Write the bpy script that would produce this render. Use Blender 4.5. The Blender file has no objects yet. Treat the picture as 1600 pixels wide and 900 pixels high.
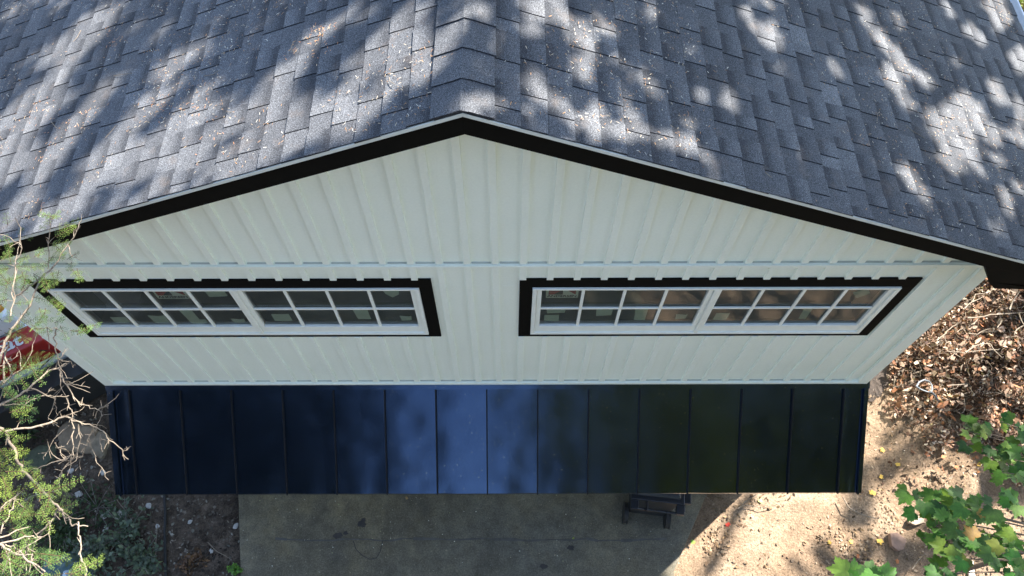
import bpy, bmesh, math, random
import numpy as np
from mathutils import Vector, Matrix, Euler, noise as mnoise
R = math.radians
rng = random.Random(7); nr = np.random.RandomState(7)
scene = bpy.context.scene

# ---------------------------------------------------------------- camera
F = 1200.0; CX = 795.0; CY = 450.0; PITCH = R(61.8); CAM = Vector((0, -2.742, 10.07))
cam_d = bpy.data.cameras.new('camera'); cam = bpy.data.objects.new('camera', cam_d)
scene.collection.objects.link(cam); scene.camera = cam
CROT = Matrix.Rotation(math.pi/2-PITCH, 3, 'X') @ Matrix.Rotation(R(-0.14), 3, 'Z')
cam.matrix_world = Matrix.Translation(CAM) @ CROT.to_4x4()
cam_d.sensor_width = 36; cam_d.lens = 27.0; cam_d.shift_x = 5/1600
cam_d.clip_start = 0.05; cam_d.clip_end = 500
# ---------------------------------------------------------------- light
KX, KY = 0.66, 0.55                    # horizontal run of a sun ray per metre of height
SUNV = Vector((KX, KY, 1)).normalized()
EL = math.asin(SUNV.z); AZ = math.atan2(SUNV.x, SUNV.y)
world = bpy.data.worlds.new('World'); scene.world = world; world.use_nodes = True
wn = world.node_tree.nodes; wl = world.node_tree.links
sky = wn.new('ShaderNodeTexSky'); sky.sky_type = 'NISHITA'; sky.sun_disc = False
sky.sun_elevation = EL; sky.sun_rotation = AZ
sky.air_density = 1.0; sky.dust_density = 0.5; sky.ozone_density = 1.0
wn['Background'].inputs['Strength'].default_value = 0.10
hs = wn.new('ShaderNodeHueSaturation'); hs.inputs['Saturation'].default_value = .92
wl.new(sky.outputs['Color'], hs.inputs['Color']); wl.new(hs.outputs[0], wn['Background'].inputs['Color'])
sd = bpy.data.lights.new('sun', 'SUN'); sd.energy = 4.4; sd.angle = R(0.53); sd.color = (1.0, 0.94, 0.86)
so = bpy.data.objects.new('sun', sd); scene.collection.objects.link(so)
so.rotation_euler = SUNV.to_track_quat('Z', 'Y').to_euler()
vs = scene.view_settings; vs.view_transform = 'Standard'; vs.look = 'None'; vs.exposure = 2.48; vs.gamma = 1
scene.cycles.max_bounces = 8; scene.cycles.transparent_max_bounces = 8
scene.cycles.sample_clamp_indirect = 4; scene.cycles.caustics_reflective = False; scene.cycles.caustics_refractive = False

# ---------------------------------------------------------------- survey: photo ray -> real point
def ray(px, py):
    d = Vector(((px-CX)/F, (CY-py)/F, -1)); return (CROT @ d).normalized()
def on_z(px, py, z):
    d = ray(px, py); return CAM + d*((z-CAM.z)/d.z)
def on_y(px, py, y):
    d = ray(px, py); return CAM + d*((y-CAM.y)/d.y)
CROTI = CROT.transposed()
def proj(p):
    c = CROTI @ (Vector(p)-CAM)
    if c.z > -0.01: return (-9999, -9999)
    return (CX + F*c.x/-c.z, CY - F*c.y/-c.z)

# ---------------------------------------------------------------- helpers
COL = scene.collection
def tag(o, label=None, cat=None, group=None, kind=None):
    if label: o['label'] = label
    if cat: o['category'] = cat
    if group: o['group'] = group
    if kind: o['kind'] = kind
    return o
def empty(name, loc=(0, 0, 0), rz=0):
    o = bpy.data.objects.new(name, None); COL.objects.link(o); o.location = loc
    o.rotation_euler = (0, 0, rz); o.empty_display_size = .2; return o
class MB:
    def __init__(s): s.v = []; s.f = []; s.c = []; s.smooth = False
    def quad(s, pts, col=None):
        n = len(s.v); s.v += [tuple(p) for p in pts]; s.f.append(tuple(range(n, n+len(pts)))); s.c.append(col or (1, 1, 1))
    def box(s, x0, x1, y0, y1, z0, z1, M=None, col=None):
        P = [Vector((x, y, z)) for x in (x0, x1) for y in (y0, y1) for z in (z0, z1)]
        if M is not None: P = [M @ p for p in P]
        n = len(s.v); s.v += [tuple(p) for p in P]
        for f in ((0,1,3,2),(4,6,7,5),(0,4,5,1),(2,3,7,6),(0,2,6,4),(1,5,7,3)):
            s.f.append(tuple(n+i for i in f)); s.c.append(col or (1, 1, 1))
    def prism(s, poly, a, b, M=None, col=None):
        """poly: list of 3D points; extruded by vector a->b offset"""
        n = len(s.v); k = len(poly); d = Vector(b)-Vector(a)
        P = [Vector(p)+Vector(a) for p in poly] + [Vector(p)+Vector(b) for p in poly]
        if M is not None: P = [M @ p for p in P]
        s.v += [tuple(p) for p in P]
        s.f.append(tuple(n+i for i in range(k))); s.f.append(tuple(n+k+i for i in reversed(range(k))))
        for i in range(k): s.f.append((n+i, n+k+i, n+k+(i+1) % k, n+(i+1) % k))
        s.c += [col or (1, 1, 1)]*(k+2)
    def tube(s, pts, r0, r1=None, seg=6, col=None, cap=True, rs=None):
        pts = [Vector(p) for p in pts]
        if r1 is None: r1 = r0
        n0 = len(s.v); L = len(pts); up = Vector((0.13, 0.2, 1)).normalized()
        for i, p in enumerate(pts):
            t = (pts[min(i+1, L-1)]-pts[max(i-1, 0)])
            t = t.normalized() if t.length > 1e-9 else Vector((0, 0, 1))
            a = t.cross(up);
            if a.length < 1e-3: a = t.cross(Vector((1, 0, 0)))
            a.normalize(); b = t.cross(a)
            r = rs[i] if rs else r0+(r1-r0)*i/max(1, L-1)
            for k in range(seg):
                an = 2*math.pi*k/seg; s.v.append(tuple(p+a*(math.cos(an)*r)+b*(math.sin(an)*r)))
        for i in range(L-1):
            for k in range(seg):
                s.f.append((n0+i*seg+k, n0+i*seg+(k+1) % seg, n0+(i+1)*seg+(k+1) % seg, n0+(i+1)*seg+k)); s.c.append(col or (1, 1, 1))
        if cap:
            s.f.append(tuple(n0+k for k in range(seg))); s.f.append(tuple(n0+(L-1)*seg+k for k in reversed(range(seg)))); s.c += [col or (1, 1, 1)]*2
    def build(s, name, mat, parent=None, smooth=False, bevel=0, loc=None):
        me = bpy.data.meshes.new(name); me.from_pydata(s.v, [], s.f)
        ca = me.color_attributes.new('Col', 'FLOAT_COLOR', 'CORNER')
        tot = np.array([len(f) for f in s.f]); cc = np.ones((len(s.f), 4)); cc[:, :3] = np.array(s.c)[:, :3] if s.c else 1
        ca.data.foreach_set('color', np.repeat(cc, tot, axis=0).ravel())
        if smooth: me.polygons.foreach_set('use_smooth', [True]*len(me.polygons))
        me.materials.append(mat); me.update()
        o = bpy.data.objects.new(name, me); COL.objects.link(o)
        if parent is not None: o.parent = parent
        if loc is not None: o.location = loc
        if bevel:
            b = o.modifiers.new('bevel', 'BEVEL'); b.width = bevel; b.segments = 2; b.limit_method = 'ANGLE'
        return o
def np_mesh(name, V, Fq, cols, mat, parent=None):
    """V (n,3), Fq (m,k) , cols (m,3)"""
    me = bpy.data.meshes.new(name); m, k = Fq.shape
    me.vertices.add(len(V)); me.vertices.foreach_set('co', V.astype(np.float32).ravel())
    me.loops.add(m*k); me.loops.foreach_set('vertex_index', Fq.astype(np.int32).ravel())
    me.polygons.add(m); me.polygons.foreach_set('loop_start', (np.arange(m)*k).astype(np.int32))
    me.update(calc_edges=True)
    ca = me.color_attributes.new('Col', 'FLOAT_COLOR', 'CORNER')
    cc = np.ones((m, 4)); cc[:, :3] = cols
    ca.data.foreach_set('color', np.repeat(cc, k, axis=0).ravel().astype(np.float32))
    me.materials.append(mat)
    o = bpy.data.objects.new(name, me); COL.objects.link(o)
    if parent is not None: o.parent = parent
    return o

# ---------------------------------------------------------------- materials
class NT:
    def __init__(s, name):
        s.m = bpy.data.materials.new(name); s.m.use_nodes = True; s.n = s.m.node_tree.nodes; s.l = s.m.node_tree.links
        s.b = s.n['Principled BSDF']
    def node(s, t, **kw):
        x = s.n.new(t)
        for k, v in kw.items():
            if k in x.inputs: s.set(x.inputs[k], v)
            else: setattr(x, k, v)
        return x
    def set(s, inp, v):
        if isinstance(v, bpy.types.NodeSocket): s.l.new(v, inp)
        else: inp.default_value = v
    def pos(s): return s.node('ShaderNodeNewGeometry').outputs['Position']
    def noise(s, scale, detail=4, rough=.6, vec=None):
        x = s.node('ShaderNodeTexNoise'); x.inputs['Scale'].default_value = scale; x.inputs['Detail'].default_value = detail
        x.inputs['Roughness'].default_value = rough; s.l.new(vec or s.pos(), x.inputs['Vector']); return x.outputs['Fac']
    def ramp(s, fac, stops):
        x = s.node('ShaderNodeValToRGB'); s.l.new(fac, x.inputs[0]); cr = x.color_ramp
        while len(cr.elements) < len(stops): cr.elements.new(.5)
        for e, (p, c) in zip(cr.elements, stops):
            e.position = p; e.color = (c, c, c, 1) if isinstance(c, (int, float)) else (*c, 1)
        return x.outputs['Color']
    def mix(s, a, b, f, mode='MIX'):
        x = s.node('ShaderNodeMix', data_type='RGBA', blend_type=mode)
        for i, v in ((0, f), (6, a), (7, b)):
            if isinstance(v, tuple) and len(v) == 3: v = (*v, 1)
            s.set(x.inputs[i], v)
        return x.outputs[2]
    def math(s, op, a, b=0.0):
        x = s.node('ShaderNodeMath', operation=op); s.set(x.inputs[0], a); s.set(x.inputs[1], b); return x.outputs[0]
    def attr(s): 
        x = s.node('ShaderNodeAttribute'); x.attribute_name = 'Col'; return x.outputs['Color']
    def bump(s, h, strength=.3, dist=.01):
        x = s.node('ShaderNodeBump'); x.inputs['Strength'].default_value = strength; x.inputs['Distance'].default_value = dist
        s.l.new(h, x.inputs['Height']); s.l.new(x.outputs[0], s.b.inputs['Normal'])
    def fin(s, color, rough=.8, metal=0, spec=None):
        s.set(s.b.inputs['Base Color'], (*color, 1) if isinstance(color, tuple) and len(color) == 3 else color)
        s.set(s.b.inputs['Roughness'], rough); s.b.inputs['Metallic'].default_value = metal
        if spec is not None: s.b.inputs['Specular IOR Level'].default_value = spec
        return s.m
def simple(name, col, rough=.6, var=.12, scale=6, metal=0, spec=None, bump=0, bscale=60):
    t = NT(name); n = t.noise(scale, 5)
    lo = tuple(c*(1-var) for c in col); hi = tuple(min(1, c*(1+var)) for c in col)
    c = t.ramp(n, [(.3, lo), (.7, hi)])
    if bump: t.bump(t.noise(bscale, 3), bump, .004)
    return t.fin(c, rough, metal, spec)

def mat_shingle():
    t = NT('asphalt shingle'); a = t.attr()
    sep = t.node('ShaderNodeSeparateColor'); t.l.new(a, sep.inputs[0])
    g = t.noise(230, 2, .5); g2 = t.noise(90, 3, .6); big = t.noise(1.3, 4); mid = t.noise(9, 4)
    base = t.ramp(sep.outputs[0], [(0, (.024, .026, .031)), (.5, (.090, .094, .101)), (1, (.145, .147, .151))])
    grain = t.ramp(g, [(.3, .35), (.5, .95), (.68, 2.2)])
    c = t.mix(base, grain, 1.0, 'MULTIPLY')
    c = t.mix(c, t.ramp(g2, [(.3, .8), (.7, 1.2)]), 1.0, 'MULTIPLY')
    c = t.mix(c, t.ramp(big, [(.3, .85), (.7, 1.15)]), 1.0, 'MULTIPLY')
    # dirt from needles, brownish
    c = t.mix(c, (.15, .115, .09), t.ramp(mid, [(.56, 0.0), (.8, .35)]))
    t.bump(g, .5, .004)
    return t.fin(c, .92, spec=.25)
def mat_siding():
    t = NT('white siding'); n = t.noise(2.2, 4); n2 = t.noise(55, 3)
    c = t.mix(t.ramp(n, [(.3, (.835, .87, .765)), (.7, (.87, .90, .80))]), t.ramp(n2, [(.3, .97), (.7, 1.02)]), 1.0, 'MULTIPLY')
    # faint dust runs that keep to the boards
    w = t.node('ShaderNodeMapping'); t.l.new(t.pos(), w.inputs['Vector']); w.inputs['Scale'].default_value = (9, 9, .5)
    c = t.mix(c, (.60, .60, .52), t.ramp(t.noise(1.6, 4, .6, w.outputs[0]), [(.55, 0.0), (.9, .25)]))
    t.bump(t.noise(120, 3), .12, .002); return t.fin(c, .55, spec=.35)
def mat_metalroof():
    t = NT('dark painted sheet metal'); n = t.noise(3, 4)
    d = t.noise(140, 2); sp = t.ramp(t.noise(45, 1, .5), [(.735, 0.0), (.76, .7)])
    c = t.mix(t.ramp(n, [(.3, (.054, .080, .132)), (.7, (.068, .098, .158))]), (.4, .38, .33), sp)
    x = t.node('ShaderNodeBump'); x.inputs['Strength'].default_value = .08; x.inputs['Distance'].default_value = .002; t.l.new(d, x.inputs['Height'])
    y = t.node('ShaderNodeBump'); y.inputs['Strength'].default_value = .55; y.inputs['Distance'].default_value = .02; t.l.new(t.noise(2.6, 1, .4), y.inputs['Height'])
    t.l.new(y.outputs[0], x.inputs['Normal']); t.l.new(x.outputs[0], t.b.inputs['Normal'])
    return t.fin(c, t.ramp(n, [(.2, .18), (.8, .23)]), .97, .5)
def mat_concrete():
    t = NT('worn concrete'); n = t.noise(1.1, 6, .65); f = t.noise(60, 5, .8); m = t.noise(6, 6, .7); sp = t.noise(28, 2)
    c = t.ramp(n, [(.25, (.085, .078, .064)), (.5, (.145, .125, .085)), (.75, (.24, .19, .105))])
    c = t.mix(c, (.115, .125, .125), t.ramp(t.noise(.55, 3, .5), [(.45, 0.0), (.62, .3)]))
    c = t.mix(c, t.ramp(f, [(.3, .55), (.52, 1.0), (.72, 1.6)]), 1.0, 'MULTIPLY')
    c = t.mix(c, t.ramp(m, [(.3, .72), (.7, 1.22)]), 1.0, 'MULTIPLY')
    c = t.mix(c, (.36, .30, .20), t.ramp(sp, [(.68, 0.0), (.74, .55)]))
    c = t.mix(c, (.08, .07, .055), t.ramp(t.noise(2.3, 5, .7), [(.60, 0.0), (.74, .75)]))
    t.bump(f, .5, .006); return t.fin(c, .9, spec=.2)
def mat_dirt():
    t = NT('bare dirt'); n = t.noise(.9, 6, .65); f = t.noise(45, 6, .8); m = t.noise(7, 6, .75)
    sx = t.node('ShaderNodeSeparateXYZ'); t.l.new(t.pos(), sx.inputs[0])
    c = t.ramp(n, [(.25, (.13, .088, .056)), (.5, (.21, .15, .10)), (.75, (.30, .23, .165))])
    # left of the house the soil is dark humus
    lf = t.node('ShaderNodeMapRange'); t.l.new(t.math('ADD', sx.outputs[0], t.math('MULTIPLY', m, 2.0)), lf.inputs[0])
    lf.inputs[1].default_value = -2.4; lf.inputs[2].default_value = 2.0; lf.inputs[3].default_value = 1; lf.inputs[4].default_value = 0
    c = t.mix(c, t.ramp(m, [(.3, (.045, .034, .025)), (.7, (.13, .10, .075))]), lf.outputs[0])
    c = t.mix(c, t.ramp(f, [(.28, .4), (.5, 1.0), (.7, 1.7)]), 1.0, 'MULTIPLY')
    c = t.mix(c, t.ramp(m, [(.3, .65), (.6, 1.1)]), 1.0, 'MULTIPLY')
    h = t.math('ADD', t.noise(45, 6, .8), t.math('MULTIPLY', t.noise(11, 4, .7), 2.0))
    t.bump(h, .8, .02); return t.fin(c, .95, spec=.1)
def mat_leaf(name, tint=(1, 1, 1), trans=.25, rough=.55, spec=.3):
    t = NT(name); c = t.mix(t.attr(), (*tint, 1), 1.0, 'MULTIPLY')
    c = t.mix(c, t.ramp(t.noise(30, 3), [(.3, .75), (.7, 1.25)]), 1.0, 'MULTIPLY')
    t.fin(c, rough, spec=spec)
    if trans:
        tr = t.node('ShaderNodeBsdfTranslucent'); t.l.new(t.mix(c, (1.5, 1.7, .6, 1), 1.0, 'MULTIPLY'), tr.inputs[0])
        mx = t.node('ShaderNodeMixShader'); mx.inputs[0].default_value = trans
        t.l.new(t.b.outputs[0], mx.inputs[1]); t.l.new(tr.outputs[0], mx.inputs[2])
        t.l.new(mx.outputs[0], t.n['Material Output'].inputs[0])
    return t.m
def mat_bark(name, lo, hi, scale=30):
    t = NT(name); w = t.node('ShaderNodeMapping'); t.l.new(t.pos(), w.inputs['Vector']); w.inputs['Scale'].default_value = (1, 1, .4)
    n = t.noise(scale, 5, .7, w.outputs[0]); c = t.mix(t.ramp(n, [(.3, lo), (.7, hi)]), t.attr(), 1.0, 'MULTIPLY')
    t.bump(n, .6, .004); return t.fin(c, .9, spec=.15)
def mat_glass():
    t = NT('window glass'); t.n.remove(t.b)
    g = t.node('ShaderNodeBsdfGlossy'); g.inputs['Roughness'].default_value = .03
    x = t.node('ShaderNodeBump'); x.inputs['Strength'].default_value = .12; x.inputs['Distance'].default_value = .01; t.l.new(t.noise(3.5, 2), x.inputs['Height'])
    t.l.new(x.outputs[0], g.inputs['Normal'])
    tr = t.node('ShaderNodeBsdfTransparent'); tr.inputs[0].default_value = (.78, .84, .80, 1)
    fr = t.node('ShaderNodeFresnel'); fr.inputs[0].default_value = 1.7
    mx = t.node('ShaderNodeMixShader'); t.l.new(fr.outputs[0], mx.inputs[0]); t.l.new(tr.outputs[0], mx.inputs[1]); t.l.new(g.outputs[0], mx.inputs[2])
    df = t.node('ShaderNodeBsdfDiffuse'); df.inputs[0].default_value = (.50, .56, .50, 1); m2 = t.node('ShaderNodeMixShader')
    t.l.new(t.ramp(t.noise(5, 5, .7), [(.3, .045), (.75, .12)]), m2.inputs[0]); t.l.new(mx.outputs[0], m2.inputs[1]); t.l.new(df.outputs[0], m2.inputs[2])
    t.l.new(m2.outputs[0], t.n['Material Output'].inputs[0]); return t.m
M_SH = mat_shingle(); M_WALL = mat_siding(); M_MET = mat_metalroof(); M_CON = mat_concrete(); M_DIRT = mat_dirt(); M_GL = mat_glass()
M_BLK = simple('dark bronze trim', (.0055, .005, .004), .8, .15, 12, spec=.08, bump=.1)
M_SEAM = simple('seam metal', (.005, .005, .006), .5, .1, 8, spec=.25)
M_WHT = simple('white vinyl', (.86, .87, .79), .35, .04, 10)
M_STRIP = simple('drip edge', (.62, .64, .60), .45, .08, 14)
M_GUT = simple('white gutter', (.8, .8, .8), .35, .05, 9)
M_INT = simple('interior board', (.34, .38, .30), .7, .15, 3)
M_DARK = simple('unlit room', (.42, .45, .43), .8, .1, 3)
M_PAPER = simple('label paper', (.62, .72, .62), .7, .06, 20)
M_PAPW = simple('white sticker', (.80, .84, .76), .6, .04, 20)
M_RED = simple('red print', (.42, .05, .04), .5, .1, 20)
M_INK = simple('black print', (.012, .014, .018), .5, .1, 20)
M_LEAF = mat_leaf('fresh leaf'); M_DRY = mat_leaf('dry leaf', trans=.1, rough=.7, spec=.2); M_NEED = mat_leaf('conifer needle', trans=.2)
M_BARK = mat_bark('grey bark', (.12, .105, .09), (.30, .27, .23)); M_TWIG = mat_bark('pale twig', (.13, .10, .075), (.30, .25, .19), 60)
M_STONE = simple('sandstone', (.32, .24, .18), .85, .25, 14, bump=.6, bscale=30)
M_BIN = simple('charcoal plastic', (.011, .013, .018), .42, .12, 10, bump=.15)
M_RUB = simple('black rubber', (.015, .015, .015), .75, .2, 12, bump=.3)

# ---------------------------------------------------------------- house numbers (metres)
RX = -0.21; SL = 0.404; TH = math.atan(SL)           # ridge x, roof slope
YF = -0.35                                            # front plane of the rake overhang
ZR = CAM.z - 2.711                                    # top of shingles at the ridge front
XL, XR = -3.95, 3.50; EAVE_L, EAVE_R = -4.62, 4.14; YB = 8.2
def zroof(x): return ZR - SL*abs(x-RX)
Z_AP = 6.77; Z_SB = 3.02; Z_BAND = 5.335
house = empty('house', (0, 0, 0))
tag(house, 'white board and batten gable with dark rake trim under a grey shingle roof', 'house')

# --- gable wall with battens, band and window openings
WIN = [(-3.565, -.575), (.08, 3.05)]
FRX = [(-3.465, -.675), (.18, 2.95)]; FZ0, FZ1 = 4.18, 4.99; TZ0, TZ1 = 4.114, 5.115
def zwalltop(x): return zroof(x)-.20
w = MB()
def wall_poly(x0, x1, z0, z1=None, y0=0.0, y1=.14):
    xs = [x0]+([RX] if x0 < RX < x1 else [])+[x1]
    if z1 is None: top = [(x, y0, zwalltop(x)) for x in reversed(xs)]
    else: top = [(x1, y0, z1), (x0, y0, z1)]
    w.prism([(x0, y0, z0), (x1, y0, z0)]+top, (0, 0, 0), (0, y1-y0, 0))
# rails round the openings
wall_poly(XL, XR, 0.0, 2.0); wall_poly(XL, XR, 2.0, FZ0-.005)
cuts = [XL, FRX[0][0]-.005, FRX[0][1]+.005, FRX[1][0]-.005, FRX[1][1]+.005, XR]
for a, b in ((0, 1), (2, 3), (4, 5)): wall_poly(cuts[a], cuts[b], FZ0-.005, FZ1+.005)
wall_poly(XL, XR, FZ1+.005, Z_BAND-.01); wall_poly(XL, XR, Z_BAND+.004, None)
BT = [.104+.1993*k for k in range(-21, 18)]
for x in BT:
    if x < XL+.16 or x > XR-.14: continue
    hw = .0245; zt = zwalltop(x)-.03
    if zt > Z_BAND+.05: w.box(x-hw, x+hw, -.022, .001, Z_BAND+.016, zt)
    inwin = any(a-hw < x < b+hw for a, b in WIN)
    if inwin:
        w.box(x-hw, x+hw, -.022, .001, TZ1+.001, Z_BAND-.028)
        w.box(x-hw, x+hw, -.022, .001, Z_SB+.05, TZ0-.001)
    else: w.box(x-hw, x+hw, -.022, .001, Z_SB+.05, Z_BAND-.028)
w.box(XL+.1, XR-.1, -.034, .002, Z_BAND-.026, Z_BAND+.010)      # ledge of the band
w.box(XL+.1, XR-.1, -.034, .002, Z_SB+.005, Z_SB+.042)          # bottom ledge
wall = w.build('wall', M_WALL, house, bevel=.002)
M_JT = simple('open joint', (.46, .47, .41), .8)
for z0 in (Z_BAND+.0102, Z_SB+.0422):                           # open joints above the ledges
    g = MB()
    for i in range(len(BT)-1):
        a, b = BT[i]+.026, BT[i+1]-.026
        if a > XL+.15 and b < XR-.12: g.box(a+.006, b-.006, -.012, .0015, z0, z0+.007)
    g.build('joint', M_JT, house)

sw = MB()                                                       # side and back walls
sw.box(XL+.002, XL+.14, .141, YB-.4, 0, zroof(XL)-.2); sw.box(XR-.14, XR-.002, .141, YB-.4, 0, zroof(XR)-.2)
sw.box(XL+.002, XR-.002, YB-.4, YB-.26, 0, zroof(XL)-.2)
sw.build('side_wall', M_WALL, house)
for x0, x1 in ((XL, XL+.105), (XR-.105, XR)):
    cb = MB(); cb.box(x0-.004, x1, -.026, -.001, 2.0, Z_BAND+ .3 if False else 5.28)
    cb.build('corner_board', M_WALL, house, bevel=.003)
fl = MB(); fl.box(XL+.15, XR-.15, .15, 3.5, 2.95, 3.05); fl.box(XL+.15, XR-.15, 3.5, 3.6, 3.05, 6.5); fl.build('upper_floor', M_DARK, house)

# --- windows
def text_mesh(name, s, size, mat, parent, M, ext=.0008, sx=1.0, bold=.0):
    cu = bpy.data.curves.new(name, 'FONT'); cu.body = s; cu.size = size; cu.extrude = ext; cu.offset = bold
    cu.align_x = 'CENTER'; cu.align_y = 'CENTER'
    tmp = bpy.data.objects.new(name, cu); COL.objects.link(tmp)
    dg = bpy.context.evaluated_depsgraph_get(); me = bpy.data.meshes.new_from_object(tmp.evaluated_get(dg))
    bpy.data.objects.remove(tmp)
    o = bpy.data.objects.new(name, me); COL.objects.link(o); me.materials.clear(); me.materials.append(mat)
    o.parent = parent; o.matrix_local = M @ Matrix.Diagonal((sx, 1, 1, 1)); return o
UP = Matrix.Rotation(math.pi/2, 4, 'X')
GZ0, GZ1 = 4.306, 4.945
papers = {  # (window, sash): list of (lite col, lite row, fx0, fx1, fz0, fz1, shape)
 (0, 0): [(0, 0, .45, .85, .12, .45, 'r'), (1, 0, .45, .88, .1, .55, 'n'), (2, 0, .35, .7, .05, 1, 's'), (2, 0, .7, .85, .1, .3, 'r'), (3, 1, .35, .85, .55, 1, 'n'), (3, 0, .5, .85, .1, .35, 'n')],
 (0, 1): [(0, 0, .3, .75, .2, .6, 'r'), (3, 1, .3, .72, .5, 1, 'o'), (2, 0, .4, .8, .3, 1, 's'), (3, 0, .55, .85, .2, .5, 'n')],
 (1, 0): [(0, 0, .15, .65, .6, .95, 'n'), (0, 0, .12, .5, .15, .52, 'r'), (1, 0, .42, .85, .45, .9, 'n'), (2, 0, .4, .75, .2, 1, 's'), (3, 0, .5, .8, .25, .55, 'n')],
 (1, 1): [(0, 0, .2, .55, .2, .6, 'r'), (2, 0, .35, .6, .25, 1, 's'), (3, 1, .25, .7, .4, .9, 'd')]}
for wi, (fx0, fx1) in enumerate(FRX):
    tx0, tx1 = WIN[wi]
    win = MB()
    yo = -.030
    fw = .032
    win.box(fx0, fx1, yo, .09, FZ0, FZ0+fw); win.box(fx0, fx1, yo, .09, FZ1-fw*.7, FZ1)
    win.box(fx0, fx0+fw, yo, .09, FZ0+fw, FZ1-fw*.7); win.box(fx1-fw, fx1, yo, .09, FZ0+fw, FZ1-fw*.7)
    mid = (fx0+fx1)/2
    win.box(mid-.012, mid+.012, yo-.002, .09, FZ0+fw, FZ1-fw*.7)
    wo = win.build('window', M_WHT, house, bevel=.003)
    tag(wo, 'left double window' if wi == 0 else 'right double window')
    tr = MB()
    tr.box(tx0, tx1, -.016, -.0005, FZ1+.001, TZ1); tr.box(tx0, tx1, -.016, -.0005, TZ0, FZ0-.001)
    tr.box(tx0, fx0-.001, -.016, -.0005, FZ0-.001, FZ1+.001); tr.box(fx1+.001, tx1, -.016, -.0005, FZ0-.001, FZ1+.001)
    tr.build('window_trim', M_BLK, wo, bevel=.002)
    for si in (0, 1):
        a = fx0+fw+.003 if si == 0 else mid+.014; b = mid-.014 if si == 0 else fx1-fw-.003
        z0, z1 = FZ0+fw+.003, FZ1-fw*.7-.003
        gx0, gx1 = a+.036, b-.036
        ss = MB(); ys = -.017
        ss.box(a, b, ys, .02, z0, GZ0+.012); ss.box(a, b, ys, .02, GZ1+.006, z1)
        ss.box(a, gx0, ys, .02, GZ0+.012, GZ1+.006); ss.box(gx1, b, ys, .02, GZ0+.012, GZ1+.006)
        ss.build('sash', M_WHT, wo, bevel=.003)
        mu = MB(); lw = (gx1-gx0)/4; zm = (GZ0+GZ1)/2
        for k in (1, 2, 3): mu.box(gx0+lw*k-.012, gx0+lw*k+.012, -.012, .003, GZ0+.012, GZ1+.006)
        for k in range(4): mu.box(gx0+lw*k+(.012 if k else 0), gx0+lw*(k+1)-(.012 if k < 3 else 0), -.0115, .003, zm-.011, zm+.011)
        mu.build('glazing_bar', M_WHT, wo, bevel=.002)
        gl = MB(); gl.quad([(gx0, .006, GZ0), (gx1, .006, GZ0), (gx1, .006, GZ1+.01), (gx0, .006, GZ1+.01)])
        gl.build('pane', M_GL, wo)
        for (ci, ri, f0, f1, h0, h1, sh) in papers[(wi, si)]:
            lx = gx0+lw*ci; lz = GZ0 if ri == 0 else zm; lh = (GZ1-GZ0)/2
            X0, X1, Z0, Z1 = lx+lw*f0, lx+lw*f1, lz+lh*h0, lz+lh*h1
            if sh == 'r': poly = [(X0, Z0), (X1, Z0), (X1, Z1), (X0, Z1)]
            elif sh == 'n': poly = [(X0+.01, Z0), (X1-.005, Z0+.012), (X1, Z1), (X0+.08, Z1-.015), (X0, Z1)]
            elif sh == 's': poly = [(X0+.02, Z0), (X1, Z0), (X1-.005, Z1), (X0, Z1)]
            elif sh == 'd': poly = [((X0+X1)/2, Z0), (X1, (Z0+Z1)/2), ((X0+X1)/2+.02, Z1), (X0, (Z0+Z1)/2+.02)]
            else: poly = [(X0+.02, Z0+.06), ((X0+X1)/2, Z0), (X1-.01, Z0+.05), (X1, Z1), (X0, Z1)]
            p = MB(); p.prism([(x, .011, z) for x, z in poly], (0, 0, 0), (0, .0012, 0)); p.build('paper_label', M_PAPER, wo)
        if (wi, si) in ((0, 0), (1, 0)):
            ci = 2 if wi == 0 else 0; lx = gx0+lw*ci
            X0, X1 = lx+.035, lx+lw-.032; Z1 = GZ1-.004; Z0 = Z1-.165
            st = empty('brand_sticker'); st.parent = wo
            p = MB(); p.box(X0, X1, .0100, .0112, Z0, Z1); sp_ = p.build('sticker', M_PAPW, wo)
            bpy.data.objects.remove(st)
            W = X1-X0; zA = Z0+.055; zB = Z1-.018; xm = X0+W*.52
            p = MB(); p.prism([(X0+.02, .0085, zA), (xm, .0085, zA), (xm, .0085, zB), (X0+.02, .0085, zB)], (0, 0, 0), (0, .0006, 0)); q = p.build('emblem', M_INK, wo)
            p = MB(); p.prism([(X0+.02, .0075, zA), (X0+.06, .0075, zA+.005), (xm, .0075, zB-.004), (xm, .0075, zB), (X0+.02, .0075, zB)], (0, 0, 0), (0, .0006, 0)); p.build('emblem', M_RED, wo)
            p = MB(); p.prism([(xm+.012, .0085, zB), (X1-.02, .0085, zA), (X1-.02, .0085, zB)], (0, 0, 0), (0, .0006, 0)); p.build('emblem', M_RED, wo)
            text_mesh('lettering', 'ANDERSEN', .042, M_INK, wo, Matrix.Translation(((X0+X1)/2, .009, Z0+.028)) @ UP, sx=1.02*W/.235, bold=.001)
    # room side of the window: sill board, jambs and the plank below
    it = MB()
    it.box(fx0+.02, fx1-.02, .092, .26, FZ0-.02, FZ0+.035); it.box(fx0-.03, fx1+.03, .23, .25, FZ0-.25, FZ0-.021)
    it.box(fx0+.001, fx0+.02, .092, .24, FZ0-.02, FZ1); it.box(fx1-.02, fx1-.001, .092, .24, FZ0-.02, FZ1)
    it.build('inner_sill', M_INT, wo)

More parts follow.
